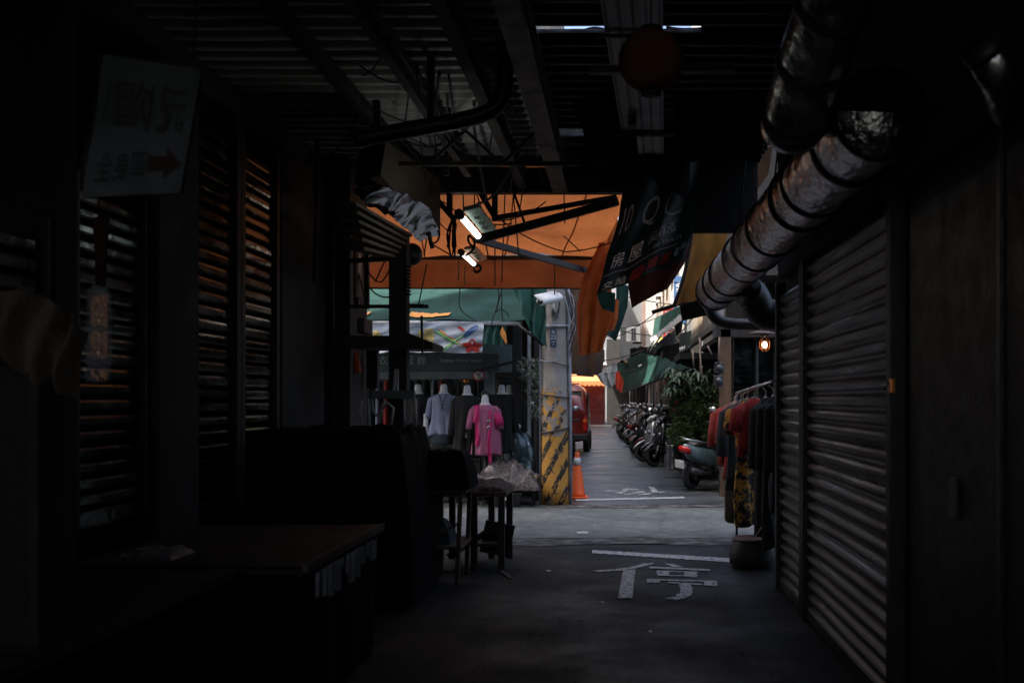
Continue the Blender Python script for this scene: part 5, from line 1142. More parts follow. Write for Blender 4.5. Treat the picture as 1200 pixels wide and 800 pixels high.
MB().tube([P(797, 535, 18.9), P(796, 474, 18.9)], .014).build('stem', 'stem', t)
for k in range(9): MB().sphere(P(rnd.uniform(788, 806), rnd.uniform(464, 482), 18.7 + rnd.uniform(-.1, .1)), .03, 8).build('blossom', 'flower', t)
t = thing('pale_shrub', 'small pale leaved shrub behind the left side of the concrete pole', 'shrub', (-1.55, 16, 0))
mb = leaves(MB(), P(622, 432, 15.6), (.16, .2, .14), 260, .085, 21); leaves(mb, P(628, 462, 15.7), (.1, .2, .35), 220, .08, 22)
mb.build('foliage', mat('leaf_pale', (.3, .34, .26), .5, var=.6), t); MB().tube([P(628, 575, 15.7), P(627, 430, 15.7)], .016).build('stem', 'stem', t)

# ================================================================== scooters
def wheel(parent, x, z, r, w_, m_rim='grey_paint', y=0.0):
    wl = bpy.data.objects.new('wheel', None); COL.objects.link(wl); wl.parent = parent; wl.location = (x, y, z)
    prof = []
    for k in range(13):
        a = 2 * math.pi * k / 12; prof.append((r - w_ * .5 + w_ * .5 * math.cos(a), w_ * .5 * math.sin(a)))
    MB().lathe(prof, (0, 0, 0), 'Y', 32).build('tyre', 'rubber', wl, local=True)
    mb = MB().lathe([(r * .68, -.035), (r * .60, -.035), (r * .60, .035), (r * .68, .035)], (0, 0, 0), 'Y', 28)
    for k in range(5):
        a = 2 * math.pi * k / 5; mb.bar((0, 0, 0), (math.cos(a) * r * .62, 0, math.sin(a) * r * .62), .03, .035, up=(0, 1, 0))
    mb.lathe([(.0005, -.05), (.045, -.05), (.045, .05), (.0005, .05)], (0, 0, 0), 'Y', 14).build('rim', m_rim, wl, local=True)
    return wl
def scooter(lab, x, y, rz, paint, tailm='silver_paint', group='scooters parked along the far street', tilt=7, box=False, s=1.0):
    t = thing('scooter', lab, 'scooter', (x, y, .012), group, R(rz)); t.rotation_euler = (R(tilt), 0, R(rz)); t.scale = (s, s, s)
    B = lambda mb, nm, m_: mb.build(nm, m_, t, local=True)
    wheel(t, .62, .225, .225, .1); wheel(t, -.58, .225, .225, .115)
    X = lambda xx, zz, w_, h_: [Vector((xx, p.y, p.z)) for p in ell(xx, 0, zz, w_, h_, 16, .7, 'X')]
    B(MB().loft([X(-.92, .74, .03, .03), X(-.84, .70, .09, .07), X(-.66, .62, .145, .13), X(-.42, .56, .165, .17), X(-.18, .52, .15, .18), X(-.02, .44, .12, .14)]), 'rear_body', paint)
    B(MB().loft([X(-.74, .755, .09, .03), X(-.6, .765, .12, .05), X(-.35, .745, .13, .05), X(-.1, .72, .12, .05), X(.02, .70, .06, .03)]), 'seat', 'black_plastic')
    B(MB().box((-.05, -.15, .27), (.42, .15, .33), bev=.03), 'floorboard', 'black_plastic')
    Zs = lambda zz, xx, w_, d_: ell(xx, 0, zz, d_, w_, 16, .75)
    B(MB().loft([Zs(.26, .44, .10, .05), Zs(.4, .46, .18, .06), Zs(.6, .45, .21, .075), Zs(.8, .40, .20, .08), Zs(.94, .35, .15, .08), Zs(1.0, .32, .10, .06)]), 'front_shield', paint)
    B(MB().loft([X(.56, .50, .03, .05), X(.62, .485, .065, .035), X(.72, .45, .07, .03), X(.84, .36, .055, .03), X(.87, .30, .03, .02)]), 'front_fender', paint)
    B(MB().loft([X(.20, 1.04, .08, .05), X(.28, 1.05, .14, .075), X(.38, 1.03, .13, .07), X(.45, .99, .08, .045)]), 'handlebar_cover', paint)
    B(MB().loft([X(.43, 1.0, .085, .045), X(.466, .985, .07, .038), X(.48, .98, .03, .015)]), 'headlight', 'lens_clear')
    for sd in (-1, 1):
        B(MB().loft([[Vector((.47 + dx, sd * .12 + p.x, .70 + p.y)) for p in ell(0, 0, 0, r * 1.0, r * 1.6, 10)] for dx, r in ((0, .035), (.045, .028), (.055, .008))]), 'indicator', 'lens_clear')
        B(MB().tube([(.28, sd * .12, 1.05), (.24, sd * .26, 1.06), (.20, sd * .35, 1.05)], [.016, .018, .022], 10), 'grip', 'black_plastic')
        mr = B(MB().tube([(.27, sd * .2, 1.07), (.3, sd * .26, 1.2), (.29, sd * .28, 1.25)], .008, 6), 'mirror', 'black_plastic')
        MB().loft([[Vector((.28 + dx, sd * .30 + p.x, 1.29 + p.y)) for p in ell(0, 0, 0, rr, rr * .7, 14)] for dx, rr in ((-.012, .07), (.012, .075), (.03, .04))]).build('glass', 'lens_clear', mr, local=True)
        B(MB().tube([(.52, sd * .075, .46), (.62, sd * .075, .225)], .02, 8), 'fork_leg', 'grey_paint')
    B(MB().tube([(-.2, -.13, .26), (-.45, -.17, .28), (-.85, -.18, .36)], [.03, .06, .055], 14), 'exhaust', 'dark_pipe')
    B(MB().loft([X(-.945, .70, .05, .025), X(-.92, .69, .115, .05), X(-.86, .66, .12, .055)]), 'tail_light', 'tail_red')
    B(MB().tube([(-.5, .15, .80), (-.78, .13, .84), (-.9, .0, .85), (-.78, -.13, .84), (-.5, -.15, .80)], .017, 8), 'grab_rail', tailm)
    B(MB().loft([X(-.70, .47, .04, .02), X(-.86, .44, .065, .02), X(-.98, .36, .07, .015)]), 'rear_fender', 'black_plastic')
    B(MB().box((-1.0, -.085, .38), (-.985, .085, .51), rot=Matrix.Rotation(R(-14), 3, 'Y'), bev=.004), 'number_plate', 'white_paint')
    B(MB().box((-.65, -.14, .16), (-.15, -.05, .32), bev=.04), 'engine', 'dark_pipe')
    B(MB().tube([(-.1, .1, .24), (-.06, .2, .01)], .012, 6), 'side_stand', 'grey_paint')
    if box:
        B(MB().box((-.98, -.19, .86), (-.58, .19, 1.16), bev=.05), 'top_box', 'black_plastic')
    return t
scooter('pale teal scooter nearest on the right, its red tail light toward the cross street', 1.55, 17.0, 52, 'pale_teal', tilt=8)
random.seed(17)
_sp = ['black_paint', 'grey_paint', 'black_paint', 'maroon_paint', 'black_paint', 'teal_paint', 'grey_paint', 'black_paint', 'black_paint']
for k, yy in enumerate((22.4, 23.3, 25.2, 26.0, 28.2, 29.1, 31.4, 34.6, 36.2)):
    scooter('dark scooter in the tight row parked along the right side of the far street', 1.32 - .018 * (yy - 22) + random.uniform(-.08, .08), yy, 190 + random.uniform(-14, 30), _sp[k], box=(k % 4 == 2))
scooter('silver scooter parked farther along the right side, before the metal cans', 1.18, 24.0, 200, 'silver_paint', tilt=7)
scooter('black scooter second in the right hand row, parked behind the silver one', 1.0, 27.0, 215, 'black_paint')
scooter('maroon scooter in the middle of the right hand row', 1.05, 30.0, 30, 'maroon_paint')
scooter('dark grey scooter with a top box in the right hand row', .85, 33.0, 215, 'grey_paint', box=True)
scooter('black scooter with a top box under the tarpaulin covered load', .6, 37.0, 225, 'black_paint', box=True)
scooter('grey scooter farthest down the right hand row', .5, 42.0, 40, 'grey_paint')
scooter('dark teal scooter facing the street between the pink shirt and the concrete pole', -1.62, 16.35, -72, 'teal_paint', group='scooters by the clothing shop', tilt=9, s=1.08)
scooter('black scooter hidden in shade behind the concrete pole and the cone', -1.05, 19.6, -80, 'black_paint', group='scooters by the clothing shop', tilt=6)
for yy, xx in ((38.4, .85), (40.2, .8), (43.5, .7)):
    scooter('dark scooter in the tight row parked along the right side of the far street', xx, yy, 205, 'black_paint')
MB().grid(heap(.2, 1.1, 36.7, 37.4, .8, 1.12, .07, 3, .3, 6), 24, 18).build('rain_cover', 'cloth_bluegrey', None, 'blue grey rain cover thrown over a scooter far down the row', 'cover')
MB().box((.55, 34.0, .3), (1.0, 34.05, 1.1), rot=Matrix.Rotation(R(25), 3, 'Y')).build('leaning_sheet', 'cardboard', None, 'brown board leaning among the parked scooters', 'board')
for k, (px, base, Y, lab) in enumerate(((781, 525, 22.3, 'tall dented metal can, left of the two beside the street'), (788, 531, 21.2, 'tall dented metal can, right of the two beside the street'))):
    c = P(px, base, Y); c.z = .012
    t = thing('metal_can', lab, 'can', c, 'metal cans beside the scooters')
    MB().lathe([(.13, 0), (.135, .02), (.13, .04), (.13, .25), (.136, .27), (.13, .29), (.13, .5), (.138, .52)], c, 'Z', 24).build('body', 'tin', t)
    MB().lathe([(.12, .5), (.0005, .51)], c, 'Z', 24).build('lid', 'tin', t)

# ================================================================== red van
vx = -1.62; t = thing('van', 'dark red van parked behind the concrete pole, its rear to the viewer', 'van', (vx, 28, 0.012))
W2 = .76
def vs_(y, w_, z0, z1, tp):   # section with narrower roof
    zc = (z0 + z1) / 2; pts = []
    for k in range(28):
        a = 2 * math.pi * k / 28; c, s_ = math.cos(a), math.sin(a)
        z = zc + (z1 - z0) / 2 * math.copysign(abs(s_) ** .35, s_); hw = w_ * (1 - tp * max(0, (z - 1.0)) / .85); pts.append(Vector((vx + hw * math.copysign(abs(c) ** .35, c), y, z)))
    return pts
MB().loft([vs_(28.0, .70, .42, 1.0, .1), vs_(27.98, .74, .36, 1.05, .1), vs_(28.06, .755, .3, 1.86, .13), vs_(28.3, .76, .3, 1.93, .13), vs_(30.2, .76, .3, 1.93, .13), vs_(30.7, .75, .3, 1.75, .16), vs_(31.2, .72, .32, 1.15, .1), vs_(31.35, .66, .38, .9, .1)]).build('body', 'van_red', t)
gl = MB().prism([(vx - .58, 28.03, 1.18), (vx + .58, 28.03, 1.18), (vx + .54, 28.055, 1.70), (vx - .54, 28.055, 1.70)], (0, -.014, 0)).build('rear_window', 'van_glass', t)
MB().tube([(vx - .6, 28.02, 1.16), (vx + .6, 28.02, 1.16), (vx + .56, 28.045, 1.73), (vx - .56, 28.045, 1.73), (vx - .6, 28.02, 1.16)], .016, 8).build('seal', 'rubber', gl)
MB().box((vx - .76, 27.88, .34), (vx + .76, 28.06, .54), bev=.05).build('bumper', 'black_plastic', t)
for sd in (-1, 1):
    MB().box((vx + sd * .62, 27.955, .62), (vx + sd * .735, 28.06, .98), bev=.02).build('tail_light', 'tail_red', t)
    MB().box((vx + sd * .62, 27.952, .86), (vx + sd * .735, 28.05, .93), bev=.008).build('indicator', 'amber', t)
    MB().box((vx + sd * .71, 28.5, 1.15), (vx + sd * .748, 29.8, 1.68), bev=.02).build('side_window', 'black_glass', t)
    for yy in (28.65, 30.6):
        c = Vector((vx + sd * .69, yy, .29)); wl = MB().lathe([(.17, -.09), (.27, -.09), (.29, -.05), (.29, .05), (.27, .09), (.17, .09)], c, 'X', 28).build('wheel', 'rubber', t); MB().lathe([(.0005, -.07), (.17, -.08), (.17, .08), (.0005, .07)], c, 'X', 20).build('hub', 'grey_paint', wl)
MB().box((vx - .2, 27.94, .66), (vx + .2, 27.97, .80), bev=.005).build('number_plate', 'white_paint', t)
MB().box((vx + .15, 27.955, 1.02), (vx + .32, 27.97, 1.05)).build('emblem', 'chrome', t)
MB().tube([(vx + .3, 28.02, 1.24), (vx + .02, 28.02, 1.42)], .01, 6).build('wiper', 'rubber', t)
MB().bar((vx - .5, 28.3, 1.945), (vx + .5, 28.3, 1.945), .05, .03).build('roof_spoiler', 'black_plastic', t)

# ================================================================== clothes rack at the corner on the right
Ra = P(908, 446, 8.15); Rb = P(863, 460.5, 11.0)
t = thing('clothes_rack', 'thin metal clothes rail fixed beside the right hand shutters, hung with garments', 'rack', ((Ra.x + Rb.x) / 2, 9.6, 0))
MB().tube([Ra + (Ra - Rb) * .05, Rb], .013, 10).build('rail', 'chrome', t)
MB().tube([Vector((Rb.x, Rb.y - .03, 0)), Rb], .014, 10).build('upright', 'dark_pipe', t)
MB().tube([Vector((Ra.x + .12, Ra.y + .1, 0)), Ra + Vector((.12, .1, .05))], .014, 10).build('upright', 'dark_pipe', t)
def garment(name, lab, k, L, m, w_=.23, sleeve=.3, dx=0.0, rz=0, wave=.35, top=0.0, sm=None):
    p = Rb.lerp(Ra, k); base = p + Vector((dx, 0, -.13 - top)); ph = k * 31
    t = thing(name, lab, name.replace('_', ' '), base, 'garments on the corner rail')
    Mz = Matrix.Rotation(R(rz), 3, 'Z')
    mb = MB(); secs = []
    for q, (z, rx, ry) in enumerate(((.02, .06, .035), (0, .085, .045), (-.035, w_ * .72, .05), (-.075, w_ * .93, .055), (-.2, w_ * .9, .06), (-L * .5, w_ * .92, .06), (-L * .8, w_ * 1.02, .07), (-L, w_ * 1.06, .075))):
        s_ = []; f = min(1, max(0, -z * 1.8))
        for a_ in range(40):
            a = 2 * math.pi * a_ / 40; r = 1 + wave * f * math.sin(a * 6 + ph + z * 2) * .5
            s_.append(base + Mz @ Vector((rx * math.cos(a) * (1 + .06 * f * math.sin(a * 3 + ph)), ry * r * math.sin(a) + .015 * f * math.sin(z * 9 + a), z + .02 * f * math.sin(a * 2 + ph))))
        secs.append(s_)
    mb.loft(secs); mb.build('body', m, t)
    for sd in (-1, 1):
        if sleeve <= 0: continue
        s0 = Vector((sd * w_ * .78, 0, -.055))
        MB().tube([base + Mz @ v for v in (s0, s0 + Vector((sd * .075, 0, -.06)), s0 + Vector((sd * .10, -.01, -.06 - sleeve * .5)), s0 + Vector((sd * .115, -.02, -.06 - sleeve)))], [.035, .058, .06, .065], 12).build('sleeve', sm or m, t)
    hg = MB().tube(smoothpath([p + Vector((dx * .0, 0, .016)), p + Vector((.02, 0, -.005)), p + Vector((dx, 0, -.05)), base + Vector((0, 0, .03))], 4), .005, 6)
    hg.tube([base + Mz @ v for v in (Vector((-w_ * .7, 0, -.03)), Vector((0, 0, .035)), Vector((w_ * .7, 0, -.03)))], .008, 6).build('hanger', 'cable_pale', t)
    return t
garment('shirt', 'dull red shirt hanging farthest along the corner rail', .03, .66, 'cloth_dullred', .2, .34, -.03, 20)
garment('long_dress', 'long olive brown dress reaching lowest at the street end of the corner rail', .09, 1.25, 'cloth_olive', .15, 0, -.04, 35)
garment('shirt', 'bright red shirt with a long loose tail near the far end of the rail', .22, .78, 'cloth_red', .2, .3, -.02, 28)
garment('jacket', 'slate grey jacket behind the patterned dress on the rail', .32, .86, 'cloth_slate', .19, .42, -.03, 25)
garment('long_dress', 'long black and orange patterned dress on the corner rail', .50, 1.18, 'cloth_pattern', .17, .2, -.05, 35)
garment('t_shirt', 'crisp red t shirt with a pointed sleeve hanging in the middle of the rail', .60, .5, 'cloth_red', .21, .16, -.02, 40)
garment('coat', 'long black coat hanging behind the red t shirt', .66, 1.25, 'cloth_black', .17, .5, .06, 55)
garment('coat', 'long black coat hanging close to the shutter guide rail', .80, 1.3, 'cloth_black', .16, .5, .07, 55)
garment('jacket', 'dark slate jacket nearest the viewer on the corner rail', .92, .95, 'cloth_slate', .16, .5, .09, 55, sm='cloth_black')
pp = Rb.lerp(Ra, .3)
MB().grid(lambda u, v: pp + Vector((-.12 + u * .05 + .01 * math.sin(v * 7), -.12, -.75 - v * .32)), 4, 12).build('red_ribbon', 'cloth_coral', None, 'bright red strip dangling below the slate jacket on the rail', 'ribbon')
c = G(881, 664); c.z = .008
t = thing('bucket', 'large dark bucket with a brown rim standing under the corner rail', 'bucket', c)
MB().lathe([(.15, 0), (.2, .03), (.205, .12), (.17, .24), (.165, .245), (.15, .24)], c, 'Z', 28).build('tub', 'bucket', t)
MB().lathe([(.150, .235), (.172, .235), (.178, .25), (.165, .262), (.150, .255)], c, 'Z', 28).build('rim', 'bucket_rim', t)
MB().tube(smoothpath([c + Vector((0, -.1, .25)), c + Vector((.08, -.08, .36)), c + Vector((.17, 0, .42))], 5), .006, 6).build('broom_handle', 'cable_pale', None, 'pale thin stick standing in the dark bucket', 'stick')
MB().grid(lambda u, v: G(898 + u * 10, 643, 0) * 1 + Vector((0, -.05 + .03 * math.sin(u * 9), .02 + v * .14 + .03 * noise.noise(Vector((u * 5, v * 5, 0))))), 12, 12).build('teal_bag', 'film_dense', None, 'glinting teal plastic bag between the bucket and the shutter', 'bag')
# caged lamp
c = P(896, 404, 9.6)
t = thing('caged_lamp', 'lit caged lamp with a copper coloured shade hanging above the clothes rail', 'lamp', c)
MB().sphere(c, .027, 14, 1.25).build('bulb', 'bulb', t)
mb = MB()
for k in range(6):
    a = math.pi * 2 * k / 6; mb.tube([c + Vector((.03 * math.cos(a), .03 * math.sin(a), .08)), c + Vector((.05 * math.cos(a), .05 * math.sin(a), .03)), c + Vector((.048 * math.cos(a), .048 * math.sin(a), -.03)), c + Vector((.02 * math.cos(a), .02 * math.sin(a), -.065))], .004, 6)
mb.build('cage', 'brass', t)
MB().lathe([(.03, .075), (.05, .11), (.05, .15), (.03, .165), (.0005, .17)], c, 'Z', 18).build('socket', 'dark_pipe', t)
MB().lathe([(.155, .098), (.12, .118), (.05, .135), (.046, .13), (.12, .110)], c + Vector((-.03, 0, 0)), 'Z', 28).build('shade', 'shade_enamel', t)
MB().tube([c + Vector((0, 0, .165)), c + Vector((0, 0, .6))], .006, 6).build('cord', 'cable', t)

# ================================================================== right side of the far street
fb = thing('shophouse', 'dark shophouse at the right corner of the far street with a brown post and shutters', 'building', (3.5, 18, 0))
MB().box((2.02, 16.2, 0), (9, 24, 3.4)).build('ground_floor', 'dark_wall', fb)
MB().box((1.95, 15.2, 3.4), (9, 24, 6.5)).build('upper_floor', 'grimy_wall', fb)
MB().box(P(844, 385, 15.3), P(857, 575, 15.3) + Vector((0, .18, -.1)), bev=.01).build('corner_post', 'brown_post', fb)
for x0, x1 in ((860, 884), (888, 906)):
    a = P(x0, 395, 15.9); b = P(x1, 500, 15.9); mb = MB()
    for k in range(26):
        z = lerp(a.z, .2, k / 26); mb.box((a.x, 15.88 + .02 * (k % 2), z), (b.x, 15.93 + .02 * (k % 2), z - .085))
    mb.build('shutter', 'gloss_slat', fb)
MB().box((1.5, 15.3, 2.46), (4, 15.9, 2.62)).build('lintel', 'dark_wall', fb)
MB().box(P(886, 394, 15.6), P(889, 520, 15.6) + Vector((0, .08, 0))).build('pilaster', 'dark_pipe', fb)
MB().box((1.9, 16.0, 2.62), (2.4, 23.5, 2.72)).build('canopy_slab', 'dark_wall', fb)
t = thing('siding_band', 'pale tan and grey siding panels above the dark gutter on the right corner', 'siding', (1.8, 19, 3))
a0, a1 = 15.6, 23.4
for k, m_ in enumerate(('grey_wall', 'cream_wall', 'tan_siding', 'cream_wall', 'grey_wall')):
    MB().box((1.6, lerp(a0, a1, k / 5), 2.78), (1.64, lerp(a0, a1, (k + 1) / 5) - .03, 3.5)).build('panel', m_, t)
MB().bar((1.56, 15.5, 2.68), (1.56, 23.6, 2.68), .10, .11).build('gutter', 'dark_pipe', t)
for k, (px, py) in enumerate(((843, 431), (842, 446))):
    c = P(px, py, 15.1); t = thing('electric_meter', ('upper' if k == 0 else 'lower') + ' grey electric meter on the brown corner post', 'meter', c, 'meters on the corner post')
    MB().box(c - Vector((.07, .05, .085)), c + Vector((.07, .08, .085)), bev=.015).build('case', 'dark_pipe', t); MB().lathe([(.05, -.03), (.048, .0), (.0005, .0)], c + Vector((0, -.05, 0)), 'Y', 18).build('dial', 'pane', t)
for pts in ([(820, 395, 15), (821, 430, 15), (823, 445, 15)], [(812, 410, 16), (813, 430, 16)], [(843, 395, 15), (842, 425, 15)], [(829, 405, 15), (834, 415, 15)]):
    MB().tube([P(*p) for p in pts], .015, 8).build('wall_pipe', 'bucket_rim', None, 'thin brown pipe running down the front of the dark shophouse', 'pipe', 'pipes on the shophouse')
# awnings on the right
t = thing('scalloped_awning', 'small green awning with a white scalloped hem below the ochre tarpaulin', 'awning', P(783, 378, 22))
fa = sheet([(767, 374, 24), (764, 398, 24)], [(799, 357, 20), (800, 369, 20)], .01, 1, 0, .01)
MB().grid(fa, 20, 8).build('sheet', 'scallop_green', t)
mb = MB()
for k in range(14):
    c = fa((k + .5) / 14, 1.0); r = .07; vs = [c + Vector((-r, -.01, .02)), c + Vector((r, -.01, .06))] + [c + Vector((r * math.cos(a), -.01, -.10 * math.sin(a) + .02)) for a in [math.pi * j / 8 for j in range(9)]]
    mb.add(vs, [[2 + j for j in range(9)]])
mb.build('hem', 'white_paint', t)
for q in (.1, .45): MB().tube([fa(q, 1) + Vector((0, 0, -.02)), P(757 + 10 * q, 412, 25)], .02, 8).build('stay', 'window_frame', t)
MB().grid(sheet([(774, 398, 23), (762, 413, 25)], [(793, 385, 22), (795, 402, 22)], .05, 2, .2, .05), 14, 10).build('white_sheet', 'cloth_greylight', None, 'pale grey sheet hanging under the green scalloped awning', 'sheet')
MB().grid(sheet([(789, 380, 22), (794, 396, 22)], [(802, 368, 21), (800, 388, 21)], .02, 2, .2, .03), 10, 8).build('dark_flap', 'dark_cloth', None, 'dark flap beside the pale sheet under the scalloped awning', 'cloth')
t = thing('valance_box', 'grey green valance with white tassels on the right of the far street', 'awning', P(802, 400, 19))
MB().grid(sheet([(796, 391, 19), (796, 410, 19)], [(810, 387, 18.2), (809, 405, 18.2)], .01, 1, 0, .01), 10, 8).build('cloth', mat('valance_cloth', (.1, .13, .12), .7, transl=.2), t)
mb = MB()
for k in range(5): c = P(797 + k * 2.6, 407 - k * 1.0, 18.6); mb.tube([c, c - Vector((0, 0, .09))], .02, 6)
mb.build('tassel', 'white_paint', t)
t = thing('street_tarpaulin', 'broad dark green tarpaulin stretched over the right side of the far street', 'tarpaulin', P(765, 430, 24))
MB().grid(sheet([(716, 428, 33), (722, 445, 32), (727, 461, 30)], [(752, 413, 26), (780, 420, 22), (808, 431, 18)], .05, 3, .3, .05), 40, 24).build('cloth', 'green_cloth', t)
MB().tube([P(727, 461, 29.9), P(808, 431.5, 17.9)], .022, 8).build('edge_rod', 'dark_steel', t)
MB().box((1.2, 19.6, 2.3), (2.0, 25, 2.42)).build('canopy_slab', 'dark_steel', None, 'dark canopy frame above the broad green tarpaulin', 'frame')
MB().grid(sheet([(738, 408, 30), (738, 424, 30)], [(806, 402, 20), (806, 424, 20)], .03, 2, .2, .05), 16, 8).build('dark_canopy_cloth', 'dark_cloth', None, 'dark canopy cloth along the upper edge of the green tarpaulin', 'canopy')
c = P(737, 426, 29); MB().grid(lambda u, v: c + Vector(((u - .5) * .55, (v - .5) * .4, .08 + .12 * noise.noise(Vector((u * 4, v * 4, 0))) + .1 * (u - .5))), 14, 10).build('tan_scrap', 'cloth_tan', None, 'crumpled tan scrap lying on the broad green tarpaulin', 'scrap')
MB().grid(lambda u, v: P(748 + u * 4, 428 - u * 2 + v * 2, 23), 3, 2).build('white_scrap', 'white_paint', None, 'small white paper scrap on the broad green tarpaulin', 'scrap')
# laundry hung on line
MB().tube(cable_pts(P(668, 440, 26), P(745, 432, 26), .05), .012, 6).build('clothes_line', 'cable', None, 'washing line across the far street before the orange lit shop', 'line')
MB().grid(sheet([(698, 438, 26), (704, 447, 26), (714, 456, 26)], [(722, 424, 26), (724, 434, 26), (724, 447, 26)], .08, 2.5, .8, .05), 26, 20).build('grey_cloth', 'cloth_greylight', None, 'pale grey cloth slung over the washing line', 'cloth')
MB().grid(sheet([(722, 436, 25.9), (720.5, 448, 25.9), (723, 456, 25.9)], [(726, 435, 25.9), (731, 447, 25.9), (729.5, 461, 25.9)], .06, 1.5, .3, .02), 14, 18).build('coral_cloth', 'cloth_coral', None, 'glowing coral red cloth hanging at the right end of the grey cloth', 'cloth')
MB().tube([P(676, 437, 30), P(696, 438, 30)], .09, 12).build('rolled_screen', 'dark_pipe', None, 'rolled dark awning tube above the van roof', 'awning')
MB().grid(sheet([(664, 322, 14.7), (665, 380, 14.7), (667, 440, 14.7)], [(704, 322, 14.7), (706, 380, 14.7), (706, 436, 14.7)], .05, 2, .2, .05), 16, 16).build('brown_sheet', 'dark_brown_tarp', None, 'dark brown sheet hanging behind the orange flaps beside the pole', 'tarpaulin')

# ================================================================== far buildings
def block(name, lab, x0, x1, y0, y1, h, m, face, wins, zs, ledge=True):
    """face: 'L' windows on x0 wall (right side houses), 'R' windows on x1 wall, 'F' on y0 wall."""
    t = thing(name, lab, 'building', ((x0 + x1) / 2, (y0 + y1) / 2, 0))
    MB().box((x0, y0, 0), (x1, y1, h)).build('wall', m, t)
    for z in zs:
        for k in range(wins):
            q = (k + .5) / wins
            if face == 'F':
                c = Vector((lerp(x0, x1, q), y0, z)); a = Vector((.55, 0, .6)); n_ = Vector((0, -1, 0))
            else:
                xx = x0 if face == 'L' else x1; c = Vector((xx, lerp(y0, y1, q), z)); a = Vector((0, .65, .6)); n_ = Vector((-1 if face == 'L' else 1, 0, 0))
            fr = MB().box(c - a + n_ * .003, c + a + n_ * .06).build('window', 'window_frame', t)
            for s_ in (-1, 1):
                o = Vector((a.x, a.y, 0)) * .48 * s_; b = Vector((a.x * .42, a.y * .42, a.z * .88)); MB().box(c + o - b + n_ * .05, c + o + b + n_ * .066).build('pane', 'pane', fr)
            if ledge: MB().box(c - Vector((a.x * 1.25, a.y * 1.25, a.z + .12)) + n_ * .003, c + Vector((a.x * 1.25, a.y * 1.25, -a.z - .02)) + n_ * .35).build('ledge', 'white_wall', t)
    return t
block('apartment_house', 'pale apartment house with ledges under its windows, second on the right of the far street', 2.05, 9, 24.3, 40, 12, 'white_wall', 'L', 4, (4.6, 7.2, 9.8))
block('apartment_house', 'cream apartment house third on the right of the far street', 2.05, 9, 40.3, 54, 11, 'cream_wall', 'L', 4, (4.6, 7.2, 9.4))
block('apartment_house', 'pinkish apartment house near the end of the far street on the right', 1.95, 9, 54.3, 74, 12, 'pink_wall', 'L', 5, (4.4, 7.0, 9.6))
block('apartment_house', 'grey apartment house along the left of the far street beyond the clothing shop', -12, -2.75, 21.4, 34, 12, 'grey_wall', 'R', 3, (4.4, 6.6))
block('apartment_house', 'pinkish apartment house in the middle of the left side of the far street', -12, -2.75, 34.8, 43, 12, 'pink_wall', 'R', 2, (4.4, 6.6))
block('apartment_house', 'cream apartment house farther along the left of the far street', -12, -2.75, 45, 51, 11, 'cream_wall', 'R', 2, (4.4, 6.6))
block('apartment_house', 'tall grey apartment house closing the end of the far street', -16, 16, 80, 90, 16, 'grey_wall', 'F', 10, (5, 8, 11, 14))
block('corner_house', 'white plastered house wall with a pale vertical strip rising above the green tarpaulin', 2.6, 9, 24.05, 24.25, 10, 'white_wall', 'F', 3, (5.0, 7.6), False)
# ground floor shops and canopies hemming in the lane
for k, (y0, y1, xa, z, m_, lab) in enumerate(((24.5, 30, .95, 2.75, 'dark_cloth', 'black low canopy over the first dark shop front of the far street'), (30.5, 37, .75, 2.6, 'green_cloth', 'dark green low canopy over the second shop front of the far street'),
        (37.5, 46, .7, 2.9, 'brown_tarp', 'brown low canopy halfway along the far street'), (46.5, 58, .55, 2.8, 'dark_cloth', 'black low canopy near the end of the far street'))):
    t = thing('low_canopy', lab, 'canopy', (1.4, (y0 + y1) / 2, z), 'low canopies along the far street')
    MB().grid(lambda u, v: Vector((lerp(2.0, xa, u), lerp(y0, y1, v), z + .55 * (1 - u) - .1 * math.sin(math.pi * u) + .05 * noise.noise(Vector((u * 3, v * 9, k))))), 12, 24).build('cloth', m_, t)
    MB().grid(lambda u, v: Vector((xa, lerp(y0, y1, u), z - .3 * v + .03 * math.sin(u * 40)  * v)), 40, 4).build('valance', m_, t)
    for yy in (y0 + .1, y1 - .1): MB().tube([(xa + .1, yy, .02), (xa + .1, yy, z)], .025, 8).build('pole', 'dark_pipe', t)
    s_ = thing('storefront', ('first', 'second', 'third', 'fourth')[k] + ' dark shop front set under a low canopy along the far street', 'shop front', (1.9, (y0 + y1) / 2, 0), 'dark shop fronts along the far street')
    MB().box((1.78, y0, 0), (2.03, y1, 3.3)).build('front_wall', 'dark_wall', s_)
    n_ = 3
    for j in range(n_):
        a_ = lerp(y0, y1, (j + .12) / n_); b_ = lerp(y0, y1, (j + .88) / n_)
        MB().box((1.765, a_, .1), (1.779, b_, 2.3)).build('shade_panel', 'print_black', s_)  # black panel painted in for the shade inside the shop
    MB().box((1.74, lerp(y0, y1, .2), 2.4), (1.78, lerp(y0, y1, .75), 2.75)).build('sign_board', ('print_red', 'sign_dark', 'print_blue', 'panel_blue')[k], s_)
t = thing('storefront', 'dark shop front with a deep canopy closing the end of the far street', 'shop front', (.6, 66, 0))
MB().box((-.8, 66, 0), (3, 67, 5.5)).build('front_wall', 'dark_wall', t)
MB().grid(lambda u, v: Vector((lerp(-.8, 2.0, u), lerp(66, 63.5, v), lerp(3.3, 2.5, v))), 10, 6).build('awning', 'dark_cloth', t)
MB().box((-.5, 65.96, 2.9), (1.0, 65.99, 3.4)).build('sign_board', 'print_red', t)
random.seed(31)
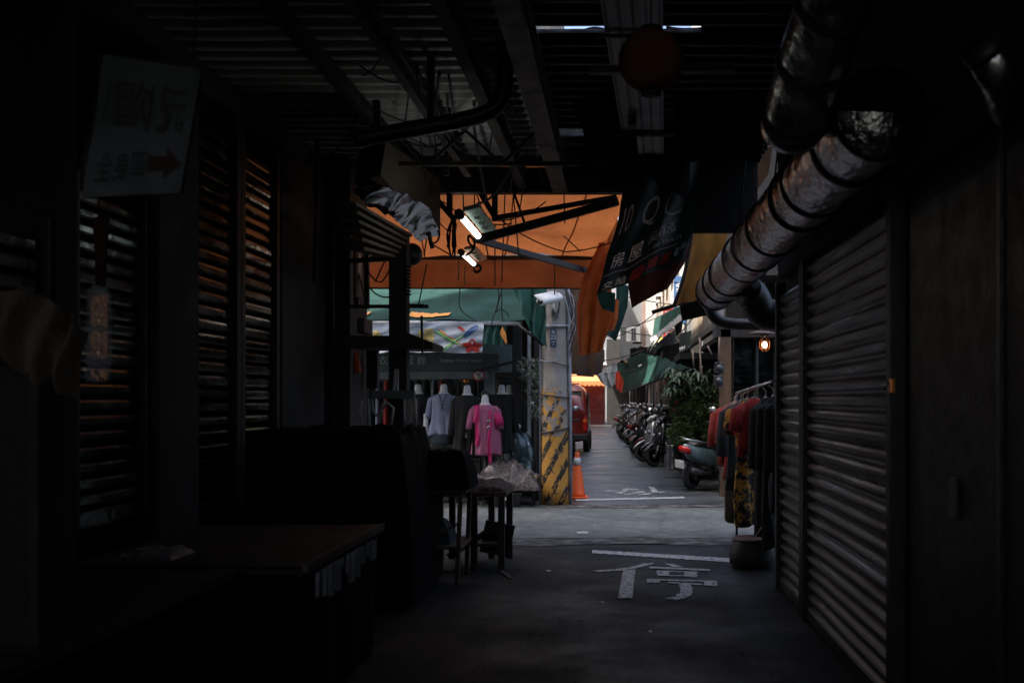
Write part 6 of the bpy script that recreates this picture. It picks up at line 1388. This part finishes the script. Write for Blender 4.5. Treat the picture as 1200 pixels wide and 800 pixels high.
for k in range(9):
    x0 = random.uniform(664, 730); x1 = random.uniform(770, 830); y0 = random.uniform(300, 430)
    MB().tube(cable_pts(P(x0, y0, random.uniform(22, 40)), P(x1, y0 + random.uniform(-50, 25), random.uniform(17, 34)), random.uniform(.05, .3)), .014, 5).build('street_cable', 'cable', None, 'thin dark cable strung across the far street above the tarpaulins', 'cable', 'cables across the far street')
for k, (yy, z, h, m_, lab, s) in enumerate(((27, 4.2, 1.3, 'print_blue', 'blue vertical shop sign jutting from the pale apartment house', '鐘錶'), (33.5, 4.0, 1.2, 'print_red', 'red vertical shop sign jutting from the pale apartment house', '藥局'), (43, 4.1, 1.5, 'print_yellow', 'yellow vertical shop sign jutting from the cream apartment house', '便當'))):
    t = thing('hanging_shop_sign', lab, 'sign', (1.75, yy, z)); MB().box((1.5, yy, z - h / 2), (2.0, yy + .12, z + h / 2), bev=.02).build('board', m_, t); mb = MB()
    for j, ch in enumerate(s): put_text(mb, ch, .38, lambda x, y: Vector((1.75 + x, yy - .008, z + .3 - j * .55 + y)))
    mb.build('lettering', 'white_paint', t, fixn=False); MB().bar((1.9, yy + .06, z + h / 2 + .04), (2.1, yy + .06, z + h / 2 + .04), .04, .04).build('bracket', 'dark_steel', t)
c = P(742, 392, 34); t = thing('air_conditioner', 'white air conditioner unit hung high on the house wall at the end of view', 'air conditioner', c)
MB().box(c - Vector((.24, .15, .26)), c + Vector((.24, .15, .26)), bev=.03).build('case', 'white_paint', t)
MB().box(c + Vector((-.07, -.165, -.2)), c + Vector((.1, -.152, .2))).build('grille', 'black_plastic', t)
for k in range(3): MB().box(c + Vector((-.06 + k * .06, -.175, -.2)), c + Vector((-.045 + k * .06, -.166, .2))).build('slat', 'window_frame', t)
MB().tube([c + Vector((0, .1, -.28)), c + Vector((.9, .1, -.28))], .03).build('bracket', 'dark_steel', t)
MB().box(P(752, 330, 33.9), P(757, 420, 34), bev=.01).build('wall_pilaster', 'pink_wall', None, 'pink brown pilaster beside the air conditioner', 'pilaster')
MB().box(P(727, 330, 35.9), P(760, 432, 36.4)).build('side_wall', 'grey_wall', None, 'grey side wall of a house behind the air conditioner', 'wall')
MB().box(P(757, 300, 32.4), P(768, 424, 32.8)).build('wall_strip', 'white_wall', None, 'bright white wall strip right of the air conditioner', 'wall')
# end shop
t = thing('end_shop', 'orange lit small shop with a scalloped awning at the end of the street', 'shop', (-2.2, 60, 0))
MB().box((-4.5, 60, 0), (-.85, 64, 3.4)).build('wall', 'maroon_paint', t)
MB().grid(lambda u, v: Vector((lerp(-4.5, -.75, u), lerp(60, 57.6, v), lerp(3.15, 2.55, v))), 16, 8).build('awning', 'sunlit_awning', t)
mb = MB()
for k in range(14):
    x0 = lerp(-4.5, -.75, k / 14); w_ = 3.75 / 14; mb.add([Vector((x0, 57.58, 2.56)), Vector((x0 + w_, 57.58, 2.56))] + [Vector((x0 + w_ / 2 + w_ / 2 * math.cos(a), 57.58, 2.4 - .12 * math.sin(a))) for a in [math.pi * j / 6 for j in range(7)]], [list(range(9))])
mb.build('scallop', 'sunlit_awning', t)
MB().box((-3.6, 57.9, 1.95), (-2.0, 57.95, 2.3)).build('sign_board', 'print_red', t)
mb = MB(); put_text(mb, '小吃', .24, lambda x, y: Vector((-2.75 + x, 57.885, 2.12 + y))); mb.build('lettering', 'white_paint', t, fixn=False)
MB().box((-3.4, 59.97, .1), (-1.9, 59.99, 1.9)).build('shade_panel', 'print_black', t)  # flat black panel standing for the shaded doorway
